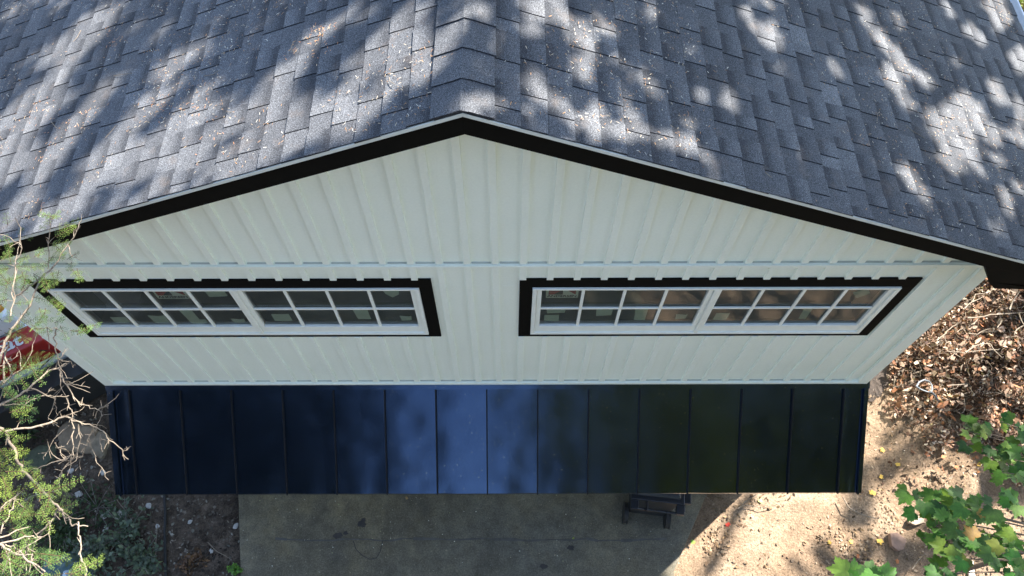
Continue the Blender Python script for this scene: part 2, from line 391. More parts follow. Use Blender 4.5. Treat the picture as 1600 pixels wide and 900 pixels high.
# --- rake fascia and drip edge
def rake(o0, o1, y0, y1, name, mat, x_end):
    """board following the rake between vertical offsets o0..o1 below the shingle top"""
    for s in (-1, 1):
        xe = EAVE_L+.05 if s < 0 else EAVE_R-.05
        m = MB(); m.prism([(RX, y0, ZR-o0), (xe, y0, zroof(xe)-o0), (xe, y0, zroof(xe)-o1), (RX, y0, ZR-o1)], (0, 0, 0), (0, y1-y0, 0))
        m.build(name, mat, house, bevel=.002)
rake(.041, .176, YF, YF+.022, 'rake_fascia', M_BLK, 0)
rake(.014, .039, YF-.022, YF+.03, 'drip_edge', M_STRIP, 0)
rake(.178, .195, YF+.004, -.036, 'rake_soffit', M_BLK, 0)
# eave return box at the right and left ends of the rake
pts = [(1535.7, 412.4), (1545, 441.3), (1552.7, 450.7), (1600, 455), (1650, 461)]
P = [on_y(a, b, YF+.001) for a, b in pts]
m = MB()
xs = EAVE_R-.06; zb = P[3].z-.03
poly = [(P[0].x, YF+.001, P[0].z+.02), (P[1].x, YF+.001, P[1].z), (P[2].x, YF+.001, P[2].z), (xs, YF+.001, zb), (xs, YF+.001, zroof(xs)-.172)]
m.prism(poly, (0, 0, 0), (0, -YF-.03, 0)); m.build('eave_return', M_BLK, house, bevel=.003)
m = MB(); mir = lambda x: 2*RX-x
poly = [(mir(P[0].x), YF+.001, P[0].z+.02), (mir(P[1].x), YF+.001, P[1].z), (mir(P[2].x), YF+.001, P[2].z), (EAVE_L+.06, YF+.001, zb-.05), (EAVE_L+.06, YF+.001, zroof(EAVE_L+.06)-.172)]
m.prism(poly[::-1], (0, 0, 0), (0, -YF-.03, 0)); m.build('eave_return', M_BLK, house, bevel=.003)
for xe, xw in ((EAVE_L, XL), (EAVE_R, XR)):
    s = 1 if xe > 0 else -1
    m = MB(); a, b = sorted((xe-.06*s, xw+.003*s)); m.box(a, b, -.02, YB-.02, zroof(xe)-.30, zroof(xe)-.28); m.build('eave_soffit', M_WHT, house)
    m = MB(); X0 = xe-.03*s; zt = zroof(xe)-.02
    prof = [(X0, zt-.11), (X0+.09*s, zt-.11), (X0+.12*s, zt-.03), (X0+.12*s, zt), (X0+.108*s, zt), (X0+.108*s, zt-.03), (X0+.085*s, zt-.1), (X0+.01*s, zt-.1), (X0+.01*s, zt), (X0, zt)]
    m.prism([(x, YF, z) for x, z in prof], (0, 0, 0), (0, YB-YF, 0)); m.build('gutter', M_GUT, house)
    m = MB(); m.box(min(xe-.055*s, xe-.035*s), max(xe-.055*s, xe-.035*s), YF+.02, YB, zroof(xe)-.28, zroof(xe)-.03); m.build('eave_fascia', M_GUT, house)

# --- shingle slopes
EXP = .143
def slope_mesh(s):
    """s=-1 left, +1 right. slope frame: u metres down from the ridge, y along it, h out of the plane"""
    U = Vector((s*math.cos(TH), 0, -math.sin(TH))); N = Vector((s*math.sin(TH), 0, math.cos(TH))); O = Vector((RX, 0, ZR-.008))
    def P(u, y, h): return O+U*u+Vector((0, y, 0))+N*h
    length = ((EAVE_R-RX) if s > 0 else (RX-EAVE_L))/math.cos(TH)
    b = MB(); r = random.Random(11+s); n = int(length/EXP)+1
    yb = YB
    b.prism([P(0, YF-.014, -.012), P(length-.02, YF-.014, -.012), P(length-.02, YF-.014, -.002), P(0, YF-.014, -.002)], (0, 0, 0), (0, yb-YF+.02, 0))
    b.c = [(.2, .2, .2)]*len(b.c)
    for i in range(n):
        u0 = i*EXP; u1 = min(u0+EXP, length)
        y = YF-.020-r.uniform(0, .010); first = True; tooth = r.random() < .5
        ph = r.uniform(.05, .2)
        while y < yb:
            L = ph if first else r.choice([.085, .11, .13, .15, .17, .20]); first = False
            y1 = min(y+L, yb); ex = .0045 if tooth else 0
            v = (r.uniform(.34, .62) if tooth else r.uniform(.26, .54)); 
            if r.random() < .05: v = r.uniform(.6, .8)
            hT, hB = .0015+ex*.7, .0065+ex
            j0, j1 = r.uniform(-.002, .002), r.uniform(-.002, .002)
            # top split into printed shade band + body (upslope end is darker granules)
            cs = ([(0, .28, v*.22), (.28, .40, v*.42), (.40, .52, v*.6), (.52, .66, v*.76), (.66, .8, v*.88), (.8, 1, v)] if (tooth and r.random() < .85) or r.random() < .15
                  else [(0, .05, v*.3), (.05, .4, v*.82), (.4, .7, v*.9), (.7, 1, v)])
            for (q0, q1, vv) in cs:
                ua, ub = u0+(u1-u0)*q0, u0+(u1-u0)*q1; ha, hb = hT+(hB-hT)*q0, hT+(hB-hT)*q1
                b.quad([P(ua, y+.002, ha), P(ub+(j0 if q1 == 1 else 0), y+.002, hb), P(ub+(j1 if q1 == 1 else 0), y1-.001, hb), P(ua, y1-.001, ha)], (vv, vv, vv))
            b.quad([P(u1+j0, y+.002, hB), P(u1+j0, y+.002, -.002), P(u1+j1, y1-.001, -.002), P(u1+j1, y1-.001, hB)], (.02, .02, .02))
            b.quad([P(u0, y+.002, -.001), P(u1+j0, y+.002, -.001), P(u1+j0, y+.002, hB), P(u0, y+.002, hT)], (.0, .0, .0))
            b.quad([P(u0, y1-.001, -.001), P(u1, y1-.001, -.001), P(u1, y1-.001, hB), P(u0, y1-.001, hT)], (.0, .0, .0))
            y = y1; tooth = not tooth
    return b, P
for s in (-1, 1):
    b, PP = slope_mesh(s); o = b.build('roof', M_SH, house)
    tag(o, 'left roof slope of grey laminated shingles' if s < 0 else 'right roof slope of grey laminated shingles')
    if s < 0: roofL = o; PL = PP
    else: PR = PP
k = 0; y = YF-.026
while y < YB:
    m = MB(); hw = .155; e = .197; v = rng.uniform(.30, .45); T = .009
    hh0 = .021; hh1 = .012
    sec = [(PL, hw), (PL, hw*.55), (PL, .03), (PL, 0), (PR, .03), (PR, hw*.55), (PR, hw)]
    jx = rng.uniform(-.006, .006)
    def row(yy, h):
        return [f(max(u+(jx if f is PR else -jx), 0), yy, h+(.003 if u == 0 else 0)) for f, u in sec]
    A = row(y, hh0); B = row(y+e+.03, hh1); A2 = row(y, hh0-T-.006)
    for i in range(6):
        m.quad([A[i], A[i+1], B[i+1], B[i]], (v, v, v)); m.quad([A2[i], A2[i+1], A[i+1], A[i]], (.02, .02, .02))
    Bz = row(y+e+.03, hh1-.009)
    m.quad([A2[0], A[0], B[0], Bz[0]], (.02, .02, .02)); m.quad([A[6], A2[6], Bz[6], B[6]], (.02, .02, .02))
    o = m.build('ridge_cap', M_SH, roofL); y += e; k += 1

# --- lower standing seam roof over the garage doors
lr = empty('lower_roof', (0, 0, Z_SB)); lr.parent = house
AA = R(37); LR = 1.15; X0, X1 = -3.95, 3.53
D = Vector((0, -math.cos(AA), -math.sin(AA))); NN = Vector((0, -math.sin(AA), math.cos(AA)))
def Q(x, u, h=0): return Vector((x, 0, -.02))+D*u+NN*h
seams = [-3.725+.5008*k for k in range(15)]
m = MB(); m.prism([Q(X0+.02, 0, -.05), Q(X1-.02, 0, -.05), Q(X1-.02, LR-.02, -.05), Q(X0+.02, LR-.02, -.05)], (0, 0, 0), tuple(NN*.03)); m.build('roof_deck', M_BLK, lr)
edges = [X0+.075]+seams+[X1-.055]
tiltx = {7: 0.0, 6: .022, 8: -.012, 9: .008, 5: .03, 10: -.02}
for i in range(len(edges)-1):
    a, b = edges[i]+.002, edges[i+1]-.002; r = random.Random(i*3+1)
    m = MB(); nx, nu = 8, 14; oil = (r.uniform(-1, 1), r.uniform(-1, 1), r.uniform(0, 6)); t = r.uniform(-.03, .03)+tiltx.get(i, 0)*.5
    G = []
    for iu in range(nu+1):
        for ix in range(nx+1):
            fx = ix/nx; fu = iu/nu; x = a+(b-a)*fx
            h = .0022*math.sin(math.pi*fx)*oil[0]+.0015*math.sin(2*math.pi*fx+oil[2])*math.sin(math.pi*fx)*math.sin(4*fu+oil[2])+t*(fx-.5)*.35
            h += .0045*math.exp(-((fu-1)/.16)**2)*math.sin(2*math.pi*(fx-.12))*(1 if i % 2 else .6)*math.sin(math.pi*fx)
            G.append(Q(x, .06+(LR-.06)*fu, h-.004))
    for iu in range(nu):
        for ix in range(nx):
            q = iu*(nx+1)+ix; m.quad([G[q], G[q+nx+1], G[q+nx+2], G[q+1]])
    # front hem
    for ix in range(nx):
        A_, B_ = G[nu*(nx+1)+ix], G[nu*(nx+1)+ix+1]; e3 = Vector((0, -.0006, -.0006)); m.quad([A_+e3, A_+Vector((0, .004, -.05)), B_+Vector((0, .004, -.05)), B_+e3])
    o = m.build('roof_panel', M_MET, lr, smooth=False)
    me = o.data; bm = bmesh.new(); bm.from_mesh(me); bmesh.ops.remove_doubles(bm, verts=bm.verts, dist=1e-5); bmesh.ops.recalc_face_normals(bm, faces=bm.faces); bm.to_mesh(me); bm.free()
    me.polygons.foreach_set('use_smooth', [abs(p.normal.z) > .3 for p in me.polygons])
for x in seams:
    m = MB(); m.prism([Q(x-.006, .066, -.003), Q(x+.006, .066, -.003), Q(x+.006, LR+.004, -.003), Q(x-.006, LR+.004, -.003)], (0, 0, 0), tuple(NN*.028)); m.build('standing_seam', M_SEAM, lr, bevel=.002)
m = MB(); m.prism([Q(X0, -.02, -.002), Q(X1, -.02, -.002), Q(X1, .066, -.002), Q(X0, .066, -.002)], (0, 0, 0), tuple(NN*.022)); m.build('wall_flashing', M_MET, lr)
for a, b, c, d in ((X0, X0+.058, X0+.058, X0+.075), (X1-.038, X1, X1-.055, X1-.038)):
    m = MB(); m.prism([Q(a, .067, -.05), Q(b, .067, -.05), Q(b, LR+.003, -.05), Q(a, LR+.003, -.05)], (0, 0, 0), tuple(NN*.052)); m.prism([Q(c, .067, -.02), Q(d, .067, -.02), Q(d, LR+.005, -.02), Q(c, LR+.005, -.02)], (0, 0, 0), tuple(NN*.055)); m.build('edge_trim', M_MET, lr)
ef = MB(); e0 = Q(X0, LR, -.055); ef.box(X0+.01, X1-.01, e0.y+.006, e0.y+.03, e0.z-.10, e0.z+.005); ef.build('eave_fascia', simple('worn fascia edge', (.20, .17, .13), .6, .2, 5), lr)
for o in list(lr.children): pass
# garage wall face & doors below the lower roof (seen only in part)
for a, b in ((-3.3, -.45), (.15, 2.9)):
    m = MB(); m.box(a, b, -.045, -.004, 0.03, 2.2)
    for k_ in range(4): m.box(a+.06, b-.06, -.06, -.046, .08+k_*.53, .5+k_*.53)
    m.build('garage_door', M_WHT, house, bevel=.004)

# ---------------------------------------------------------------- ground
def gh(x, y):
    d = 0.0
    n = mnoise.noise(Vector((x*.35, y*.35, 0)))*.09+mnoise.noise(Vector((x*1.7, y*1.7, 3)))*.03+mnoise.noise(Vector((x*5, y*5, 7)))*.014
    f = 1.0
    if -4.2 < x < 2.8 and y < 9: f = .12 if x > -3.9 else .5
    rise = max(0, min(1, (x-4.2)/2.5))*.35*max(0, min(1, (y+.5)/2))
    if x > 4.6 and y > -1.5:
        w_ = min(1, (x-4.6)/.8)*min(1, (y+1.5)/1.0)
        n += w_*(mnoise.noise(Vector((x*3.1, y*3.1, 9)))*.13+mnoise.noise(Vector((x*8, y*8, 9)))*.05)
    return n*f-.03+rise-(0.02 if f < .2 else 0)
def axis(lo, hi, a, b, fine, n):
    core = list(np.arange(a, b, fine)); L = [a-(a-lo)*((i/n)**2.2) for i in range(n, 0, -1)]; H = [b+(hi-b)*((i/n)**2.2) for i in range(0, n+1)]
    return L+core+H
gx = axis(-150, 150, -8, 11, .07, 22); gy = axis(-150, 150, -2.6, 9, .09, 22)
V = [(x, y, gh(x, y)) for y in gy for x in gx]; nx = len(gx)
Fc = [(j*nx+i, j*nx+i+1, (j+1)*nx+i+1, (j+1)*nx+i) for j in range(len(gy)-1) for i in range(nx-1)]
me = bpy.data.meshes.new('ground'); me.from_pydata(V, [], Fc); me.materials.append(M_DIRT); me.polygons.foreach_set('use_smooth', [True]*len(Fc))
ground = bpy.data.objects.new('ground', me); COL.objects.link(ground); tag(ground, kind='structure')
# driveway slab
a = on_z(373, 766, .03); b = on_z(376, 902, .03); c = on_z(1049, 902, .03); d = on_z(1113, 766, .03)
ext = lambda p, q, y: (p.x+(q.x-p.x)*(y-p.y)/(q.y-p.y))
pl = [(ext(a, b, .2), .13), (ext(a, b, -1.35), -1.35), (-3.6, -12), (1.2, -12), (ext(d, c, -1.35), -1.35), (ext(d, c, .0), .13)]
m = MB(); sub = MB()
m.prism([(x, y, -.12) for x, y in pl], (0, 0, 0), (0, 0, .15)); drv = m.build('driveway', M_CON, bevel=.008); tag(drv, kind='structure')
# oil spots and a hairline crack, thin stains on the slab
M_OIL = simple('oil stain', (.035, .03, .026), .7, .3, 9)
for nm, px, py, r0 in (('oil_stain', 565, 819, .055), ('oil_stain', 528, 837, .06), ('oil_stain', 568, 812, .035), ('oil_stain', 850, 885, .05), ('oil_stain', 892, 856, .045), ('oil_stain', 540, 833, .035)):
    p = on_z(px, py, .034); r_ = random.Random(px); m = MB()
    m.quad([(p.x+math.cos(t)*r0*r_.uniform(.65, 1.25), p.y+math.sin(t)*r0*r_.uniform(.5, .9), .034) for t in [2*math.pi*i/16 for i in range(16)]])
    o = m.build(nm, M_OIL, drv)
m = MB(); cr = [on_z(x, y, .0345) for x, y in ((552, 845), (556, 858), (566, 868), (578, 874), (588, 872), (594, 862), (598, 845))]
for i in range(len(cr)-1):
    t = (cr[i+1]-cr[i]).normalized(); n_ = Vector((-t.y, t.x, 0))*.005; m.quad([cr[i]-n_, cr[i+1]-n_, cr[i+1]+n_, cr[i]+n_])
m.build('crack', M_OIL, drv)
m = MB(); jt = [on_z(x, 843+rng.uniform(-2, 2), .0335) for x in range(430, 1060, 18)]
for i in range(len(jt)-1):
    h_ = rng.uniform(.006, .02); m.quad([jt[i]+Vector((0, -h_, 0)), jt[i+1]+Vector((0, -h_, 0)), jt[i+1]+Vector((0, h_, 0)), jt[i]+Vector((0, h_, 0))])
m.build('control_joint', simple('dirty joint', (.085, .08, .07), .9, .3, 14), drv)
# dark sheet painted as a cast shadow beside the wall corner
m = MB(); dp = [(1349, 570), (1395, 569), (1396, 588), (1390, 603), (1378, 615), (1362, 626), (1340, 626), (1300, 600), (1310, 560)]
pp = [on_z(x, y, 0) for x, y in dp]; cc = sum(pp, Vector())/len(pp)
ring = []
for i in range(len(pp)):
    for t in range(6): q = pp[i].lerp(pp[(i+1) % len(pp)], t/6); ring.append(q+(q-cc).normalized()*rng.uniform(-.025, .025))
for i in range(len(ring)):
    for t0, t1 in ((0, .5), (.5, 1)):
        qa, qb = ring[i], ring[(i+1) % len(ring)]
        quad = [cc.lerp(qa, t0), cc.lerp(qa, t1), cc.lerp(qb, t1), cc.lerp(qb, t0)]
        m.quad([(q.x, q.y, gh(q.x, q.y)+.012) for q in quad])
o = m.build('shadow_patch', simple('painted shadow', (.045, .034, .027), .95, .5, 30, bump=1, bscale=60)); tag(o, kind='structure')

# ---------------------------------------------------------------- sun dapples: gaps cut in the tree crowns set where light falls
# capsules (x0,y0,x1,y1,r) surveyed on the roof; used only to choose which leaves the crowns carry
LIT = [(150,28,72,100,13),(183,8,90,118,11),(25,14,14,30,7),(85,10,100,3,7),(62,150,0,215,18),(95,142,20,225,16),(0,240,40,205,22),(175,127,110,205,12),(110,205,55,285,14),(40,225,0,275,20),
 (165,232,140,250,9),(248,150,168,235,15),(205,205,120,310,17),(120,310,60,350,14),(60,300,0,360,12),(262,100,250,116,13),(255,108,320,70,6),
 (325,70,318,90,10),(300,130,262,170,13),(255,180,180,275,14),(250,195,205,240,18),(330,150,215,290,17),(400,180,250,290,25),(360,205,300,265,25),
 (395,205,460,160,22),(430,215,350,255,26),(470,200,420,240,22),(520,165,470,220,17),(440,110,425,140,12),(480,65,470,95,14),(505,48,480,60,10),(455,135,480,150,14),(560,108,530,160,17),(575,95,600,60,12),
 (600,60,650,10,14),(640,30,632,80,18),(650,70,610,120,17),(677,5,675,85,10),(645,100,600,150,15),(605,150,560,175,14),(560,180,500,210,14),(500,215,560,190,10),(680,105,672,120,8),(700,60,720,30,12),(735,20,757,15,10),(700,75,690,85,9),(740,158,775,160,15),(745,175,700,185,7),(555,20,540,35,9),
 (820,2,850,4,12),(845,15,870,12,14),(872,10,905,52,14),(905,48,933,85,13),(930,26,926,34,11),(858,8,885,40,13),(963,46,960,48,12),(836,38,828,48,12),(1018,12,1026,26,10),(1073,75,1076,78,11),(960,88,966,96,8),
 (1010,118,1024,140,14),(900,100,912,118,15),(1137,143,1150,165,13),(1098,140,1104,150,7),(832,128,860,160,14),(862,165,905,195,10),(925,165,960,200,13),(905,190,1000,210,14),(985,200,1060,225,15),(1050,215,1100,238,14),(1095,240,1118,252,10),(975,175,1000,190,9),(1075,190,1085,200,9),
 (1160,14,1170,22,11),(1178,40,1196,62,11),(1145,35,1146,48,7),(1170,2,1200,0,8),(1204,35,1216,72,11),(1218,100,1219,110,9),(1302,100,1306,114,12),(1342,8,1360,22,8),(1350,32,1366,48,9),(1375,55,1400,92,14),(1398,88,1432,118,12),(1402,25,1406,45,8),(1385,108,1388,120,10),(1402,130,1416,160,12),(1416,155,1425,168,6),(1445,125,1460,140,8),
 (1476,10,1488,22,9),(1512,42,1530,62,9),(1530,60,1555,90,9),(1552,5,1598,100,17),(1490,95,1506,102,8),(1476,130,1492,160,12),(1460,172,1510,200,18),(1500,150,1530,178,15),(1450,200,1480,215,11),(1515,190,1560,215,13),(1552,128,1566,158,11),(1588,160,1600,190,10),(1535,5,1560,20,8),
 (1408,258,1440,300,13),(1383,296,1390,306,9),(1428,290,1450,320,10),(1470,240,1500,265,12),(1480,220,1520,240,14),(1550,240,1570,260,9),(1565,300,1580,330,10),(1548,345,1562,360,9),(1590,280,1600,300,9),(1345,225,1355,235,6),(1250,235,1262,242,6),(1580,205,1600,225,12),(1530,262,1542,275,8)]
SHADE = [(1180,768,1152,800,5),(1152,800,1134,850,6),(1134,850,1100,905,8),(1290,850,1340,905,12),(1240,870,1290,905,5),(1350,780,1345,800,22),(1340,745,1410,720,16),(1410,720,1450,700,18),(1450,695,1500,640,20),(1390,690,1420,660,8),(1400,850,1480,880,24),(1460,820,1560,860,18),(1360,850,1320,900,16),(1560,600,1600,560,25),(1510,560,1560,520,16),(1540,470,1600,480,14),(1080,780,1068,815,8),(1070,800,1055,835,6),(1500,700,1600,780,16)]
LA = np.array(LIT, float); SA = np.array(SHADE, float)
def caps(A, px, py, grow=0.0):
    x0, y0, x1, y1, r = A.T; dx, dy = x1-x0, y1-y0; L = dx*dx+dy*dy+1e-9
    t = np.clip(((px-x0)*dx+(py-y0)*dy)/L, 0, 1)
    return bool(np.any(np.hypot(px-x0-t*dx, py-y0-t*dy) < r+grow))
def receive(p):
    """follow the sun down from p: hits a roof slope or the ground"""
    for s in (-1, 1):
        # z = ZR - SL*s*(x-RX)
        # p - t*(KX,KY,1)
        den = -1 - SL*s*KX
        t = (ZR-SL*s*(p.x-RX)-p.z)/den
        q = Vector((p.x-t*KX, p.y-t*KY, p.z-t))
        if t > 0 and YF-.05 < q.y < YB and ((s < 0 and EAVE_L < q.x <= RX) or (s > 0 and RX <= q.x < EAVE_R+.1)): return 'roof', q
    q = Vector((p.x-p.z*KX, p.y-p.z*KY, 0)); return 'ground', q
def leaf_ok(p):
    kind, q = receive(p); px, py = proj(q)
    t = p.z-2.6; l_ = Vector((p.x-t*KX, p.y-t*KY, 2.6))
    if kind == 'ground' and XL-.1 < l_.x < XR+.12 and -1.0 < l_.y < 0: return True
    t = (p.z-6.5); m_ = Vector((p.x-t*KX, p.y-t*KY, 6.5))
    if -4.6 < m_.x < -1.7 and -2.9 < m_.y < -.3: return rng.random() < .12
    if 1.5 < m_.x < 4.2 and -2.9 < m_.y < -.8: return rng.random() < .25
    if -60 < px < 1660 and -60 < py < 960:
        jx, jy = px+rng.gauss(0, 2.5), py+rng.gauss(0, 2.5)
        if kind == 'roof': return not caps(LA, jx, jy, 5.5 if q.x < RX else 2.5)
        if px > 1040: return caps(SA, jx, jy)
        if px > 240: return rng.random() < .8
        return rng.random() < .9
    if kind == 'roof': return rng.random() < .75
    return rng.random() < .3
def leaf_cloud(P, size, cols, seed, flat=.6):
    """P (n,3) -> rhombus leaves"""
    r = np.random.RandomState(seed); n = len(P); P = np.asarray(P)
    N = r.normal(size=(n, 3)); N[:, 2] = np.abs(N[:, 2])+flat; N /= np.linalg.norm(N, axis=1)[:, None]
    A = np.cross(N, r.normal(size=(n, 3))); A /= np.linalg.norm(A, axis=1)[:, None]; B = np.cross(N, A)
    s = size*r.uniform(.7, 1.3, (n, 1))
    V = np.stack([P-A*s, P+B*s*.55+N*s*.12, P+A*s, P-B*s*.55+N*s*.12], 1).reshape(-1, 3)
    C = np.array(cols)[r.randint(0, len(cols), n)]*r.uniform(.7, 1.3, (n, 1)); return V, np.arange(4*n).reshape(n, 4), C
GREENS = [(.05, .09, .02), (.07, .12, .025), (.04, .075, .018), (.09, .12, .03)]
OLIVE = [(.15, .15, .008), (.18, .16, .010), (.12, .13, .008), (.19, .15, .012)]
DARKG = [(.008, .011, .005), (.010, .013, .006), (.012, .015, .008)]
def tree_limbs(tb, base, top, crown_pts, r0):
    base = Vector(base); top = Vector(top); tb.tube([base+Vector((0, 0, -.3)), base.lerp(top, .3)+Vector((.1, .05, 0)), base.lerp(top, .6)+Vector((-.08, .1, 0)), top], r0, r0*.25, 8)
    for c in crown_pts:
        t = max(.25, min(.95, (c.z-base.z)/(top.z-base.z)-.2)); s = base.lerp(top, t); mid_ = s.lerp(c, .55)+Vector((0, 0, .3))
        tb.tube([s, mid_, c], r0*.28, r0*.05, 5)
def tree(name, base, crown, rad, n, size, cols, label, cat='tree', r0=.22, seed=1, check=False, clumps=40, group=None, leafmat=M_LEAF):
    """crown centre, rad (rx,ry,rz)"""
    r = np.random.RandomState(seed); root = empty(name, base); tag(root, label, cat, 'trees in front of the house')
    C = []
    while len(C) < clumps:
        q = r.uniform(-1, 1, 3)
        if .15 < np.linalg.norm(q) < 1: C.append(Vector(crown)+Vector(q*rad))
    pts = []
    cr = min(rad)*.34
    while len(pts) < n:
        c = C[r.randint(len(C))]; q = r.normal(size=3)*cr*.55; p = c+Vector(q)
        if not check or leaf_ok(p): pts.append(tuple(p))
        elif r.rand() < .02: n -= 1
    V, Fq, cc = leaf_cloud(pts, size, cols, seed); V = V-np.array(base)
    np_mesh('crown', V, Fq, cc, leafmat, root)
    tb = MB(); b0 = Vector(base); tree_limbs(tb, Vector((0, 0, 0)), Vector(crown)+Vector((0, 0, rad[2]*.5))-b0, [c-b0 for c in C[:14]], r0)
    tb.build('trunk', M_BARK, root, smooth=True)
    return root

# --- unseen crowns behind the house, leaves dropped wherever sun dapples are wanted
def shade_tree(name, base, xr, yr, zr, n, seed, label):
    """receiver rectangle xr,yr (on plane z=5.5), crown heights zr"""
    r = np.random.RandomState(seed); root = empty(name, base); tag(root, label, 'tree', 'unseen tall trees behind the house'); pts = []
    cl = []
    for i in range(n):
        x, y = r.uniform(*xr), r.uniform(*yr); z = r.uniform(*zr)
        p = Vector((x+(z-5.5)*KX, y+(z-5.5)*KY, z))
        if leaf_ok(p): pts.append(tuple(p))
        if i % (n//16) == 0: cl.append(p)
    V, Fq, cc = leaf_cloud(pts, .085, GREENS, seed, flat=1.0); V = V-np.array(base)
    np_mesh('crown', V, Fq, cc, M_LEAF, root)
    tb = MB(); b0 = Vector(base); cen = sum(cl, Vector())/len(cl)-b0
    tree_limbs(tb, Vector((0, 0, 0)), cen, [], .3); tb.build('trunk', M_BARK, root, smooth=True)
shade_tree('dapple_tree_left', (6.0, 11.0, 0), (-5.6, .5), (-2.6, 3.2), (12.5, 15.5), 24000, 21, 'unseen tall leafy tree behind the house with gaps shaped to dapple the left roof slope')
shade_tree('dapple_tree_right', (13.0, 10.0, 0), (-.3, 5.5), (-2.6, 3.2), (12.5, 15.5), 23000, 22, 'unseen broad leafy tree behind the house with gaps shaped to dapple the right roof slope')
shade_tree('yard_shade_tree', (16, 5.5, 0), (.5, 13.5), (-6.0, 7.5), (11.5, 15.0), 90000, 23, 'unseen leafy tree beyond the right side yard with a crown shaped to shade patches of the dirt')
# --- trees in front of the house (mirrored in the metal roof)
tree('spruce_tree', (-9.5, -15, 0), (-10.3, -15, 9.5), (6.5, 3, 9), 30000, .26, DARKG, 'dark dense tree standing furthest left in front of the driveway', seed=31, clumps=90, leafmat=M_NEED)
tree('spruce_tree', (-6.0, -13.5, 0), (-6.0, -13.5, 9.5), (2.2, 2.4, 9), 24000, .22, DARKG, 'narrow dark tree left of the sky gap before the driveway', seed=32, clumps=80, leafmat=M_NEED)
tree('hickory_tree', (4.2, -13.5, 0), (4.2, -13.5, 9.5), (3.1, 2.4, 9), 26000, .22, OLIVE, 'olive leafy tree right of the sky gap before the driveway', seed=33, clumps=90)
tree('hickory_tree', (9.8, -14.5, 0), (10.5, -14.5, 9.5), (6, 3, 9), 26000, .26, OLIVE, 'wide olive leafy tree standing furthest right in front of the yard', seed=34, clumps=90)
tree('birch_tree', (12.5, -5, 0), (12.3, -5, 6.0), (2.6, 4.0, 5.0), 7000, .14, OLIVE, 'yellow green leafy tree at the right edge of the yard', seed=35, clumps=80)
tree('cedar_tree', (-13, -4, 0), (-13, -4, 6.5), (2.6, 5.0, 6.0), 7000, .14, DARKG, 'dark leafy tree at the left edge of the yard', seed=36, clumps=80, leafmat=M_NEED)

tree('bush', (7.0, -7.5, 0), (7.0, -7.5, 1.9), (3.4, 2.4, 1.8), 9000, .11, [(.20, .26, .04), (.26, .30, .05), (.15, .22, .04)], 'unseen yellow green bush added right of the driveway to bounce green light onto the wall', 'bush', r0=.05, seed=37, clumps=60)  # out of view, added for green bounce on the right of the wall
